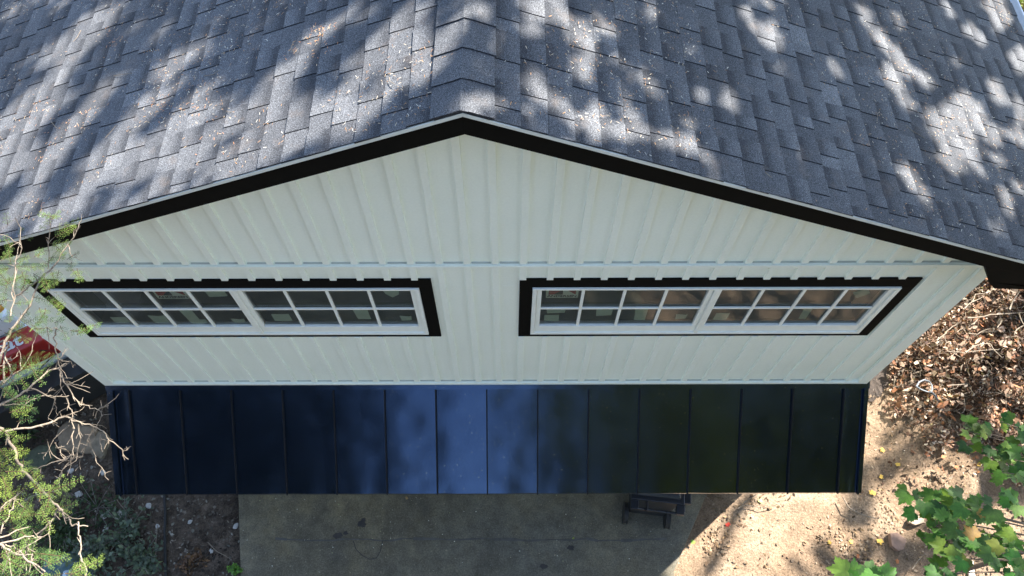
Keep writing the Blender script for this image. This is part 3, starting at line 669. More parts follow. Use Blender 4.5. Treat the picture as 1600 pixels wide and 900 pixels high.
# ---------------------------------------------------------------- hemlock on the left, close to the camera
hem = empty('hemlock_tree', (-5.6, -2.35, 0)); tag(hem, 'hemlock with bare pale twigs and green needles reaching over the left edge', 'tree')
H0 = Vector((-5.6, -2.35, 0))
def Z3(o, s, pts): return [(o[0]+x/s, o[1]+y/s) for x, y in pts]
o6 = ((0, 560), 4.09); o5 = ((0, 780), 6.667); o3 = ((0, 320), 3.0); o1 = ((0, 470), 6.925)
BR = [ # origin, pts, z0,z1, r0,r1 (m), bare?
 (o6, [(-60,330),(0,300),(130,235),(195,190),(280,90),(375,65),(388,55)], 6.5,6.35, .013,.006),
 (o6, [(195,190),(300,235),(360,248),(440,238)], 6.45,6.3, .008,.0045),
 (o6, [(380,65),(400,130),(425,170),(460,230),(510,290),(560,305),(630,330),(655,370)], 6.35,6.2, .007,.004),
 (o6, [(630,325),(660,310),(695,300)], 6.22,6.2, .005,.003),
 (o6, [(425,155),(490,165),(575,188)], 6.3,6.25, .005,.003),
 (o6, [(410,170),(360,240),(350,290),(370,365)], 6.3,6.2, .004,.002),
 (o6, [(-80,470),(0,465),(150,450),(300,420),(350,400),(415,370),(460,395),(545,420),(600,440),(650,465),(700,520),(780,590),(820,645)], 6.4,6.1, .012,.004),
 (o6, [(790,595),(808,582),(825,578)], 6.12,6.1, .003,.002),
 (o6, [(430,250),(440,310),(460,380),(470,450),(465,540),(470,620)], 6.25,6.15, .006,.004),
 (o6, [(500,420),(515,500),(505,570),(470,630),(400,720),(380,790),(370,860)], 6.25,6.0, .0075,.003),
 (o6, [(470,620),(400,650),(300,680),(210,705)], 6.15,6.1, .006,.003),
 (o6, [(595,445),(570,500),(575,550),(610,640),(650,710),(695,778)], 6.2,6.0, .005,.003),
 (o6, [(585,450),(550,560),(515,650),(515,710)], 6.2,6.05, .004,.002),
 (o6, [(640,470),(640,540),(655,595)], 6.18,6.1, .003,.002),
 (o6, [(440,430),(350,520),(300,600),(280,650)], 6.2,6.1, .004,.002),
 (o6, [(350,540),(380,590),(420,630)], 6.2,6.1, .004,.003),
 (o6, [(480,290),(400,320),(340,390),(300,440)], 6.25,6.1, .003,.002),
 (o6, [(100,340),(200,270),(300,225),(345,195)], 6.3,6.2, .004,.002),
 (o6, [(-80,440),(0,445),(40,470),(70,540),(110,640),(150,710),(210,780),(280,860),(340,920),(400,970)], 6.9,6.5, .013,.010),
 (o5, [(600,95),(650,140),(700,210),(755,270),(850,272),(915,282)], 6.5,6.4, .009,.005),
 (o5, [(600,100),(580,170),(500,260),(440,340),(380,370)], 6.5,6.4, .009,.007),
 (o5, [(440,340),(380,440),(340,540),(330,600),(305,760)], 6.42,6.3, .006,.004),
 (o5, [(815,235),(825,330),(830,450),(845,560),(870,690),(915,810),(940,900)], 6.9,6.9, .005,.006),
 (o5, [(-100,520),(0,480),(240,400),(330,385),(455,390)], 7.1,7.0, .008,.005),
 (o5, [(-100,440),(0,490),(140,560),(250,610),(330,670),(470,755)], 7.1,7.0, .010,.006),
 (o5, [(-60,445),(0,415),(120,350),(300,290)], 7.1,7.0, .007,.005),
 (o5, [(300,410),(285,500),(280,580),(260,620),(275,740)], 6.9,6.7, .006,.004),
 (o5, [(230,605),(290,580),(345,590)], 7.0,7.0, .005,.003), (o5, [(270,640),(330,635),(380,636)], 7.0,7.0, .005,.003),
 (o5, [(10,470),(110,490),(200,522)], 7.0,7.0, .006,.004), (o5, [(150,560),(200,550),(245,530)], 7.0,7.0, .005,.003),
 (o5, [(0,120),(60,40),(140,0),(200,-60)], 6.8,6.6, .006,.004), (o5, [(10,350),(40,250),(110,140),(160,0),(190,-80)], 6.8,6.6, .006,.004),
 (o3, [(-20,760),(0,740),(30,640),(75,555),(140,470),(190,350),(250,290),(320,190),(350,150),(377,98)], 6.6,6.9, .014,.004),
 (o3, [(320,190),(335,235),(360,255),(385,262)], 6.85,6.85, .004,.002), (o3, [(60,440),(110,400),(160,370),(192,340)], 6.7,6.75, .008,.008),
 (o3, [(225,300),(228,240),(225,180),(235,110),(240,60)], 6.8,7.0, .005,.003),
 (o3, [(50,520),(60,420),(70,290),(100,200),(95,110),(70,60)], 6.8,7.0, .006,.003), (o3, [(100,190),(60,160),(0,140)], 6.95,7.0, .004,.003),
 (o3, [(20,830),(20,700),(40,640)], 6.5,6.6, .009,.008), (o3, [(0,850),(60,800),(150,690),(170,600)], 6.5,6.5, .004,.003),
 (o1, [(370,300),(450,298),(540,295),(615,295)], 6.8,6.7, .004,.003),
 (o1, [(615,295),(585,400),(610,500),(625,640),(625,740)], 6.7,6.5, .006,.006), (o1, [(625,630),(680,570),(742,515)], 6.55,6.5, .004,.002),
 (o1, [(625,635),(700,655),(775,665),(792,722)], 6.55,6.45, .006,.003), (o1, [(720,680),(660,710),(645,740),(690,880)], 6.45,6.4, .007,.007),
 (o1, [(-20,720),(60,690),(130,640),(200,590)], 6.7,6.6, .004,.003), (o1, [(20,900),(70,850),(130,820)], 6.7,6.6, .005,.004),
 (o1, [(40,430),(40,520),(60,620),(120,760),(140,800)], 6.6,6.5, .008,.006)]
bmb = MB(); r_ = random.Random(5)
def bend(pts, sub=3):
    out = []
    for i in range(len(pts)-1):
        for k in range(sub): out.append(pts[i].lerp(pts[i+1], k/sub)+(Vector((r_.gauss(0, 1), r_.gauss(0, 1), r_.gauss(0, 1)))*.0035 if k or i else Vector()))
    out.append(pts[-1]); return out
for (o_, pts, z0, z1, ra, rb) in BR:
    pp = Z3(*o_, pts); n = len(pp); W3 = [on_z(x, y, z0+(z1-z0)*i/(n-1)) for i, (x, y) in enumerate(pp)]
    W3 = bend(W3); bmb.tube([p-H0 for p in W3], ra*.54, rb*.5, 6)
    if pp[0][0] <= 8 or pp[0][1] > 900 or pp[-1][1] > 900:         # carry the branch on to the trunk
        e_ = W3[0] if pp[0][0] <= 8 or pp[0][1] > 900 else W3[-1]; e_ = e_-H0
        if e_.length: bmb.tube([Vector((.05, 0, e_.z-.5)), Vector((e_.x*.5, e_.y*.3, e_.z-.12)), e_], .03, ra*.66, 6)
    # stubby side spurs
    for i in range(1, len(W3)-1):
        for _ in range(2 if rb < .005 else 1):
            if r_.random() < (.35 if o_ is o6 else .15):
                t = (W3[i+1]-W3[i]).normalized(); d_ = (t+Vector((r_.uniform(-1, 1), r_.uniform(-1, 1), r_.uniform(-.3, .6)))*1.3).normalized(); L = r_.uniform(.012, .05)
                q = W3[i]; bmb.tube([q-H0, q+d_*L*.6+Vector((0, 0, .003))-H0, q+d_*L-H0], .002, .001, 4)
            if r_.random() < .05:
                t = (W3[i+1]-W3[i]).normalized(); s_ = r_.choice((-1, 1)); side = Vector((-t.y*s_, t.x*s_, r_.uniform(-.2, .2)))
                q = W3[i]; cur = [q-H0]; d_ = (t*.7+side*.7).normalized()
                for k in range(5): d_ = (d_+Vector((r_.gauss(0, .25), r_.gauss(0, .25), r_.gauss(0, .12)))).normalized(); q = q+d_*r_.uniform(.02, .035); cur.append(q-H0)
                bmb.tube(cur, .0026, .0012, 4)
tb = MB(); tb.tube([(0, 0, -.3), (.05, 0, 3), (0, .05, 6), (.02, 0, 9), (0, 0, 12)], .2, .06, 10)
for z_ in (6.3, 6.6, 6.9, 7.0): tb.tube([(0, 0, z_-.8), (1.2, .3, z_-.2), (2.3, .9, z_-.05) ], .06, .02, 6)
tb.build('trunk', M_BARK, hem, smooth=True)
# needle sprays: (origin, x, y, dir deg in picture, length px, yellowness)
SPR = []
def sp(o_, x, y, a, L, k=.3): (px, py), = Z3(*o_, [(x, y)]); SPR.append((px, py, a, L, k))
for a in [(240,70,20,22,.6),(255,40,-20,20,.5),(250,60,160,18,.5),(60,90,60,26,.7),(90,120,20,24,.6),(110,100,-30,22,.7),(30,180,160,26,.7),(50,200,200,22,.6),(10,200,180,20,.6),(0,240,200,18,.5),
          (200,120,60,22,.9),(250,170,-20,26,.9),(290,140,10,30,1.0),(310,120,20,18,1.0),(270,150,30,24,.9),(150,235,180,22,.3),(185,240,100,24,.3),(200,260,20,22,.3),(270,220,50,26,.7),(240,260,30,28,.7),(260,240,-60,24,.6),
          (60,270,100,30,.5),(90,290,20,26,.5),(40,290,180,30,.5),(10,300,200,26,.4),(110,310,-40,26,.5),(150,300,10,28,.5),(170,320,-50,26,.5),(130,330,200,30,.4),(80,330,-80,30,.5),(40,350,-100,30,.5),(20,270,80,24,.5),
          (290,310,-60,28,.6),(260,320,-100,28,.5),(350,270,-80,26,.5),(370,300,-70,20,.6),(330,250,20,18,.4),(230,400,40,26,.7),(250,430,-30,28,.8),(270,460,-10,26,.7),(240,410,120,22,.6),(100,420,20,30,.4),(60,430,180,30,.5),(30,470,200,30,.5),(80,460,-60,28,.4),(120,400,60,26,.4),
          (170,440,-10,26,.3),(200,470,-60,24,.4),(230,490,-80,22,.4),(10,440,190,26,.5),(0,500,220,26,.5),(270,560,20,26,.3),(290,590,-10,34,.2),(330,590,0,34,.3),(370,590,0,28,.4),(260,590,200,24,.3),(170,560,10,26,.3),(50,590,-10,34,.7),(20,600,180,30,.6),(80,580,20,30,.8),(40,570,120,24,.6),(10,550,100,24,.5),
          (90,750,30,40,.7),(110,730,10,44,.7),(140,760,-10,40,.5),(80,780,-20,40,.6),(100,770,190,24,.6),(30,870,-30,26,.4),(140,600,-20,20,.8),(5,390,180,30,.4),(50,380,150,30,.4)]: sp(o3, *a)
for a in [(0,520,180,26,.9),(30,560,-60,30,1.0),(20,600,-100,36,1.0),(60,570,-20,26,.9),(90,560,10,24,1.0),(110,570,-20,22,1.0),(30,650,-95,34,1.0),(40,700,-80,34,1.0),(45,760,-90,34,1.0),(60,800,-60,30,1.0),(30,840,-120,30,1.0),(100,760,60,30,.9),(60,720,20,28,1.0),(150,650,-70,24,1.0),(160,680,-40,24,1.0),(60,350,10,26,1.0),(90,350,-10,22,1.1),(10,370,180,24,.8),(10,250,90,24,.4),(20,210,60,26,.3),(0,180,120,30,.3),(130,300,10,30,.2),(110,270,-10,28,.2),(200,300,-10,20,.2),(130,395,10,28,.2),(60,300,30,26,.3),
          (320,840,60,28,.6),(310,860,-10,30,.7),(340,870,-20,34,.7),(360,850,10,34,.7),(330,880,-80,30,.6),(250,860,120,20,.9),(240,780,100,16,.6),(20,450,-20,26,.9),(60,440,200,26,.4)]: sp(o6, *a)
for a in [(440,40,-60,36,.8),(460,90,-50,30,.7),(420,20,100,30,.8),(620,50,0,30,.3),(400,145,180,46,.8),(340,160,190,34,.9),(100,250,10,44,.4),(200,220,-30,44,.4),(230,250,-60,44,.4),(250,290,-40,36,.3),(150,280,-20,44,.4),(210,200,70,30,.4),(60,240,170,30,.4),(30,590,-20,40,.5),(10,620,-50,50,.5),(60,600,10,44,.5),(40,660,-10,40,.4),(0,560,200,40,.5),(20,690,-60,30,.5),(100,580,0,34,.4),(380,580,-10,34,.2),(430,590,-5,34,.2),(470,580,10,18,.2),(500,710,30,30,.7),(530,700,60,22,.8),(480,740,-60,20,.8),(780,760,20,30,.8),(820,700,60,24,.9),(740,790,0,40,.7),(800,790,-30,40,.7),(700,790,180,30,.7),(150,740,0,34,.2),(250,770,-10,34,.2),(70,50,30,34,1.0),(20,100,10,30,1.0),(110,110,-40,30,.9),(20,170,0,34,.8),(-10,150,60,30,.9)]: sp(o5, *a)
NP, NF, NC = [], [], []; tw = MB()
def needle(base, d, L, wv, col):
    s = d.cross(Vector((0, 0, 1)));
    if s.length < 1e-3: return
    s.normalize(); s *= wv; n = len(NP); NP.extend([base-s*.4, base+d*L*.55-s, base+d*L, base+d*L*.55+s]); NF.append((n, n+1, n+2, n+3)); NC.append(col)
def spray(P0, D0, L, k):
    """flat hemlock spray in world space"""
    D0 = D0.normalized(); side = D0.cross(Vector((r_.gauss(0, .3), r_.gauss(0, .3), 1))).normalized()
    base = Vector((.045+.10*k, .10+.09*k, .03+.0*k)); axis_ = []
    n = max(5, int(L/.011)); p = P0.copy(); d = D0.copy()
    for i in range(n):
        d = (d+Vector((r_.gauss(0, .05), r_.gauss(0, .05), r_.gauss(0, .03)-.01))).normalized(); p = p+d*(L/n); axis_.append(p.copy())
        for s_ in (-1, 1):
            LL = L*.30*(1-i/n)**.7*r_.uniform(.6, 1.1)+.008; dd = (d*.75+side*s_*.85+Vector((0, 0, r_.gauss(0, .1)))).normalized(); q = p.copy(); st = max(2, int(LL/.0065))
            if (i % 3 == 0 or i > n-2):
                for j in range(st):
                    q = q+dd*(LL/st)
                    for s2 in (-1, 1):
                        sd_ = dd.cross(Vector((0, 0, 1))).normalized()*s2; nd = (dd*.5+sd_+Vector((0, 0, r_.gauss(0, .25)))).normalized()
                        c = base*r_.uniform(.65, 1.35); needle(q, nd, r_.uniform(.007, .011), .0015, (c.x, c.y, c.z))
            nd = (d*.5+side*s_+Vector((0, 0, r_.gauss(0, .2)))).normalized(); c = base*r_.uniform(.7, 1.3); needle(p, nd, .013, .0016, (c.x, c.y, c.z))
    tw.tube([P0]+axis_, .0018, .0008, 4, col=(.35, .3, .2))
right = CROT @ Vector((1, 0, 0)); upv = CROT @ Vector((0, 1, 0))
for (px, py, a, L, k) in SPR:
    z_ = r_.uniform(6.2, 7.1)
    for rep in range(1 if r_.random() < .6 else 2):
        P0 = on_z(px-4+r_.gauss(0, 3), py+r_.gauss(0, 3), z_); sc_ = (CAM-P0).length/F
        aa = R(a+r_.gauss(0, 22)); dv = (right*math.cos(aa)+Vector((0, 1, 0))*math.sin(aa)+Vector((0, 0, r_.gauss(0, .2))))
        spray(P0-H0, dv, L*1.0*sc_*r_.uniform(.6, 1.1), k*r_.uniform(.7, 1.1))
k0 = len(bmb.v); bmb.v += tw.v; bmb.f += [tuple(i+k0 for i in f) for f in tw.f]; bmb.c += tw.c
bmb.build('branch', M_TWIG, hem, smooth=True)
np_mesh('foliage', np.array([tuple(v) for v in NP]), np.array(NF), np.array(NC), M_NEED, hem)

# ---------------------------------------------------------------- maple saplings lower right
def maple_outline():
    tips = [(90, 1.0), (40, .82), (140, .82), (-5, .55), (185, .55)]
    pts = []
    prof = [(-90, .12), (-60, .22), (-30, .48), (-15, .50), (-5, .64), (5, .56), (14, .60), (20, .55), (27, .74), (33, .70), (40, .90), (47, .74), (54, .76), (62, .56), (70, .72), (78, .70), (84, .86), (90, 1.0)]
    L = [(a, r) for a, r in prof]; full = L+[(180-a, r) for a, r in reversed(L[:-1])]
    return [(math.cos(R(a))*r, math.sin(R(a))*r) for a, r in full]
MAP = maple_outline()
class LeafMesh:
    def __init__(s): s.v = []; s.f = []; s.c = []
    def add(s, P, size, az, tilt, col, curl=.15):
        n = Vector((math.sin(tilt[0]), math.sin(tilt[1]), 1)).normalized(); a = Vector((math.cos(az), math.sin(az), 0)); a = (a-n*a.dot(n)).normalized(); b = n.cross(a)
        k = len(s.v); s.v.append(tuple(P+n*size*.02)); m = len(MAP)
        for (x, y) in MAP:
            rr = math.hypot(x, y); s.v.append(tuple(P+(b*x+a*y)*size-n*(rr*rr*curl*size)+n*(abs(x)*.25*size)))
        for i in range(m): s.f.append((k, k+1+i, k+1+(i+1) % m)); j = r_.uniform(.88, 1.12); s.c.append(tuple(c*j for c in col))
    def build(s, name, mat, parent=None):
        return np_mesh(name, np.array(s.v), np.array(s.f), np.array(s.c), mat, parent)
MG = [(.045, .115, .022), (.06, .14, .028), (.08, .16, .03), (.035, .09, .02), (.11, .17, .03)]
def sapling(name, base, tipz, clusters, label, size, bright=1.0, special=()):
    root = empty(name, base); tag(root, label, 'sapling', 'maple saplings at the lower right'); b0 = Vector(base); lm = LeafMesh(); tb = MB()
    hub = Vector((base[0], base[1], tipz-1.3)); tb.tube([(0, 0, -.2), (hub-b0)*.5+Vector((.04, .03, 0)), hub-b0], .035, .014, 7)
    for (px, py, rad, n) in clusters:
        c = on_z(px, py, tipz+r_.uniform(-.25, .1)); midp = hub.lerp(c, .6)+Vector((0, 0, .15)); tb.tube([hub-b0, midp-b0, c-b0+Vector((0, 0, -.05))], .009, .003, 5)
        for i in range(int(n*1.2)):
            an = r_.uniform(0, 6.28); rr = rad*math.sqrt(r_.random()); z_ = tipz+r_.uniform(-.35, .25)
            p = on_z(px+math.cos(an)*rr, py+math.sin(an)*rr, z_); col = r_.choice(MG); col = tuple(v*bright*r_.uniform(.8, 1.2)*f_ for v, f_ in zip(col, (1.15, 1.2, .8)))
            az = math.atan2(p.y-c.y, p.x-c.x)+r_.gauss(0, .5)
            lm.add(p-b0, size*r_.uniform(.7, 1.15), az, (r_.gauss(0, .28), r_.gauss(0, .28)), col)
            tb.tube([c-b0+Vector((0, 0, -.05)), p-b0-Vector((0, 0, .004))], .0018, .001, 4)
    for (px, py, s_, col) in special:
        p = on_z(px, py, tipz+.2); lm.add(p-b0, s_, r_.uniform(0, 6), (.1, .1), col)
    lm.build('foliage', M_LEAF, root); tb.build('stem', mat_bark('sapling bark', (.10, .07, .05), (.2, .16, .12)), root, smooth=True)
sapling('maple_sapling', (4.6, -2.0, 0), 5.6, [(1425,770,14,4),(1455,785,16,7),(1490,785,18,9),(1470,820,20,9),(1505,830,18,7),(1540,800,18,7),(1450,838,12,4),(1478,850,18,7),(1500,870,16,6),(1470,893,16,6),(1540,850,16,6),(1575,790,22,9),(1570,840,18,6),(1590,870,16,6),(1430,800,8,2),(1500,795,20,6),(1550,870,10,3)],
        'leafy green maple sapling spreading over the lower right corner', .074, .85, [(1522,838,.075,(.22,.12,.015)),(1530,800,.045,(.28,.17,.03))])
sapling('maple_sapling', (5.4, -1.4, 0), 5.0, [(1510,668,14,5),(1545,672,14,4),(1520,690,14,4),(1570,655,14,4),(1590,665,14,4),(1560,700,18,7),(1590,715,20,8),(1570,735,18,7),(1595,750,16,6),(1545,715,10,3),(1590,690,14,4)],
        'higher green maple sapling at the right edge above the brush', .074, .8)
sapling('maple_sapling', (2.9, -2.45, 0), 6.6, [(1328,901,12,4),(1352,897,12,4),(1385,900,8,2),(1345,910,16,4)], 'bright yellow green maple tip at the bottom edge', .078, 1.1)
sapling('maple_sapling', (5.0, -2.8, 0), 5.4, [(1570,893,20,6),(1600,890,16,5)], 'green maple sapling tip in the bottom right corner', .072, .9)

# ---------------------------------------------------------------- leaf litter, debris (nobody could count these)
def litter(name, pts, size, cols, seed, label, cat, mat=M_DRY, rag=.45):
    r = np.random.RandomState(seed); n = len(pts); P = np.array(pts)
    N = r.normal(size=(n, 3))*rag; N[:, 2] = 1; N /= np.linalg.norm(N, axis=1)[:, None]
    A = np.cross(N, r.normal(size=(n, 3))); A /= np.linalg.norm(A, axis=1)[:, None]; B = np.cross(N, A); s = size*r.uniform(.45, 1.35, (n, 1)); w_ = r.uniform(.35, .75, (n, 1))
    c1 = r.uniform(-.1, .5, (n, 1)); c2 = r.uniform(-.1, .5, (n, 1))
    V = np.stack([P-A*s+N*s*c1, P-A*s*.2+B*s*w_, P+A*s*.5+B*s*w_*.7+N*s*c2*.5, P+A*s+N*s*c2, P+A*s*.3-B*s*w_, P-A*s*.4-B*s*w_*.8+N*s*c1*.4], 1).reshape(-1, 3)
    C = np.array(cols)[r.randint(0, len(cols), n)]*r.uniform(.6, 1.35, (n, 1)); C = C*(.78+.95*np.array([mnoise.noise(Vector((p[0]*2.2, p[1]*2.2, seed))) for p in P])[:, None])
    o = np_mesh(name, V, np.arange(6*n).reshape(n, 6), C, mat); tag(o, label, cat, kind='stuff'); return o
def field(n, reg, dens=None, dz=.012, seed=3):
    r = random.Random(seed); out = []
    while len(out) < n:
        px, py = r.uniform(reg[0], reg[2]), r.uniform(reg[1], reg[3]); p = on_z(px, py, .0)
        if dens and r.random() > dens(px, py): continue
        if -3.75 < p.x < 2.9 and -12 < p.y < .1 and r.random() < .985 and px < 1112-(py-766)*.47 and px > 372: continue
        if XL-.05 < p.x < XR+.05 and p.y > 0: continue
        out.append((p.x, p.y, gh(p.x, p.y)+r.uniform(.003, dz)))
    return out
def n2(px, py, s=.02): return mnoise.noise(Vector((px*s, py*s, 4.2)))
BROWN = [(.30, .20, .14), (.40, .29, .21), (.20, .11, .07), (.13, .065, .04), (.48, .38, .29), (.26, .13, .08), (.55, .45, .36), (.16, .09, .06)]
HEAPC = [(.26, .16, .11), (.15, .08, .05), (.09, .05, .035), (.36, .26, .19), (.30, .20, .14), (.42, .31, .23), (.14, .07, .045), (.08, .045, .03), (.60, .50, .40), (.24, .12, .06)]
TAN = [(.26, .19, .13), (.34, .25, .17), (.20, .13, .08), (.14, .09, .055), (.30, .20, .11), (.24, .18, .12)]
DK = [(.12, .10, .08), (.18, .15, .12), (.08, .06, .045), (.25, .23, .19), (.10, .07, .05)]
# thick litter heap upper right
def dheap(px, py):
    # outside boundary from (1350,600) to (1600,690)
    e = (px-1400)*.55-(py-640)*1.0+n2(px, py)*70
    return 1.0 if e > 20 else (.35 if e > -20 else .03)
pts = field(26000, (1380, 400, 1640, 760), dheap, .15, 11)
litter('leaf_litter', pts, .027, HEAPC, 5, 'thick heap of curled brown leaves beside the right wall', 'leaf litter', rag=1.3)
pts2 = field(1500, (1380, 400, 1640, 760), dheap, .19, 18)
litter('leaf_litter', pts2, .052, [(.30, .17, .10), (.40, .28, .20), (.18, .09, .05), (.46, .36, .27), (.32, .14, .07)], 25, 'larger curled leaves scattered over the brown leaf heap', 'leaf litter', rag=.8)
pts = field(2600, (1100, 620, 1640, 930), lambda x, y: .05+.9*max(0, n2(x, y, .016)*2.4+(.45 if y > 790 and x > 1280 else -.25)), .02, 12)
litter('leaf_litter', pts, .022, TAN, 6, 'thin scatter of tan leaves on the bare dirt', 'leaf litter')
pts = field(3600, (-40, 560, 376, 930), lambda x, y: .75, .02, 13)
litter('leaf_litter', pts, .022, DK, 7, 'dark damp leaf litter left of the driveway', 'leaf litter')
pts = field(1500, (1100, 600, 1640, 930), lambda x, y: .8, .012, 15)
litter('soil_crumbs', pts, .008, [(.28, .21, .15), (.12, .08, .055), (.22, .16, .11), (.36, .29, .22)], 8, 'small crumbs of soil and grit on the dirt', 'grit')
pts = []
while len(pts) < 260:
    p = on_z(rng.uniform(376, 1090), rng.uniform(766, 915), .032)
    pts.append((p.x, p.y, .036))
litter('grit', pts, .0075, [(.5, .47, .4), (.35, .28, .2), (.6, .58, .52), (.3, .3, .15)], 9, 'pale specks of grit scattered over the concrete driveway', 'grit')
# beyond the house at upper right
pts = [(rng.uniform(6.5, 14), rng.uniform(4.5, 14)) for _ in range(5000)]
litter('leaf_litter', [(x, y, gh(x, y)+.02) for x, y in pts], .06, BROWN[:3]+[(.14, .15, .04), (.22, .2, .06)], 10, 'leaves and weeds on the ground beyond the right gutter', 'leaf litter')

# needles on the shingles
r = random.Random(77); P_, F_, C_ = [], [], []
def roof_pt(side, u, y, h=.014): return (PL if side < 0 else PR)(u, y, h)
N_ = 0
while N_ < 8000:
    side = -1 if r.random() < .60 else 1; u = r.uniform(.02, 4.6); y = r.uniform(YF, 3.2)
    dn = mnoise.noise(Vector((u*1.1*side, y*1.6, 1.5)))+mnoise.noise(Vector((u*4*side, y*5, 2.5)))*.7
    if r.random() > (.30+dn*1.3): continue
    if side > 0 and u > 4.6: continue
    c = roof_pt(side, u, y); an = r.uniform(0, math.pi); L = r.uniform(.004, .0105); wv = r.uniform(.0008, .0017)
    U_ = (roof_pt(side, u+.1, y)-c)*10; d_ = U_*math.cos(an)+Vector((0, 1, 0))*math.sin(an); s_ = U_*-math.sin(an)+Vector((0, 1, 0))*math.cos(an)
    n = len(P_); P_ += [tuple(c-d_*L-s_*wv), tuple(c+d_*L-s_*wv), tuple(c+d_*L+s_*wv), tuple(c-d_*L+s_*wv)]; F_.append((n, n+1, n+2, n+3))
    C_.append(r.choice([(.42, .32, .22), (.5, .42, .32), (.40, .22, .10), (.36, .2, .1), (.6, .56, .48), (.25, .14, .08)])); N_ += 1
# clumps of orange needles
for (px, py, rad, n_) in ((498,50,11,90),(460,75,9,26),(180,45,9,50),(68,170,12,60),(140,185,9,40),(180,70,8,30),(310,165,12,40),(52,330,14,50),(60,372,12,60),(255,170,12,45),(120,190,18,50),(500,78,16,40),(330,220,20,40),(75,240,18,50),(15,205,20,40)):
    dr = ray(px, py)
    nn = Vector((-math.sin(TH), 0, math.cos(TH))); o_ = PL(0, 0, .014); t = (o_-CAM).dot(nn)/dr.dot(nn); c0 = CAM+dr*t; u0 = (c0-PL(0, c0.y, .014)).length
    for _ in range(int(n_*.45)):
        sc_ = t/F; u = u0+r.gauss(0, rad*.9)*sc_*1.3; y = c0.y+r.gauss(0, rad*.9)*sc_*1.2
        if y < YF-.01 or u < 0: continue
        c = roof_pt(-1, u, y, .015+r.random()*.006); an = r.uniform(0, math.pi); L = r.uniform(.005, .011); wv = .0013
        U_ = (roof_pt(-1, u+.1, y)-c)*10; d_ = U_*math.cos(an)+Vector((0, 1, 0))*math.sin(an); s_ = U_*-math.sin(an)+Vector((0, 1, 0))*math.cos(an)
        n = len(P_); P_ += [tuple(c-d_*L-s_*wv), tuple(c+d_*L-s_*wv), tuple(c+d_*L+s_*wv), tuple(c-d_*L+s_*wv)]; F_.append((n, n+1, n+2, n+3)); C_.append(r.choice([(.55, .24, .10), (.6, .34, .16), (.45, .2, .1), (.62, .45, .28)]))
o = np_mesh('needle_litter', np.array(P_), np.array(F_), np.array(C_), M_DRY); tag(o, 'orange and pale needles scattered over the roof shingles', 'needles', kind='stuff')
# twigs on the roof
def roof_hit(px, py, h=.016):
    for side, PF in ((-1, PL), (1, PR)):
        dr = ray(px, py); nn = Vector((side*math.sin(TH), 0, math.cos(TH))); t = (PF(0, 0, h)-CAM).dot(nn)/dr.dot(nn); c = CAM+dr*t
        if (c.x-RX)*side >= 0: return c
for i, (pts, lab) in enumerate([([(127,48),(121,58),(115,66)], 'short twig near the top left of the roof'), ([(178,119),(190,117),(208,115)], 'thin straight twig in a shaded stretch of the left roof'), ([(319,119),(332,117),(345,109)], 'bent grey twig high on the left roof slope'),
        ([(608,121),(609,127),(614,131),(618,133)], 'small forked pale twig left of the ridge'), ([(354,174),(360,176),(366,175)], 'tiny pale twig lying in the sun mid left slope'), ([(460,82),(455,76),(458,68),(463,64)], 'curled twig beside an orange needle clump'),
        ([(165,215),(175,205),(181,197)], 'twig lying by a sunny streak at lower left roof'), ([(915,126),(922,125),(925,118)], 'curved pale twig right of the ridge'), ([(1339,73),(1346,82),(1356,90)], 'arched thin twig on the upper right slope'), ([(1415,196),(1425,205),(1445,216)], 'long thin twig on the lower right slope'),
        ([(1370,190),(1371,178),(1374,175)], 'hooked tiny twig on the right slope'), ([(1536,17),(1540,20),(1543,23)], 'short pale twig near the white gutter'), ([(80,190),(87,199),(90,201)], 'short pale twig by needles at far left roof'), ([(1195,270),(1202,275),(1206,278)], 'straight twig in a sun fleck low on the right slope')]):
    m = MB(); W3 = [roof_hit(*p) for p in pts]; W3 = [p+Vector((0, 0, r.uniform(0, .006))) for p in W3]; b0 = W3[0].copy()
    m.tube([p-b0 for p in W3], .0022, .0012, 5); o = m.build('twig', M_TWIG, loc=b0); tag(o, lab, 'twig', 'twigs lying on the roof')

pts = [Q(rng.uniform(X0+.1, X1-.1), .08+rng.random()**.6*(LR-.1), .004) for _ in range(90)]
litter('needle_litter', [tuple(p) for p in pts], .0065, [(.5, .44, .34), (.36, .26, .14), (.6, .56, .48)], 19, 'few pale flecks of leaf and grit lying on the dark metal roof', 'grit', rag=.2)
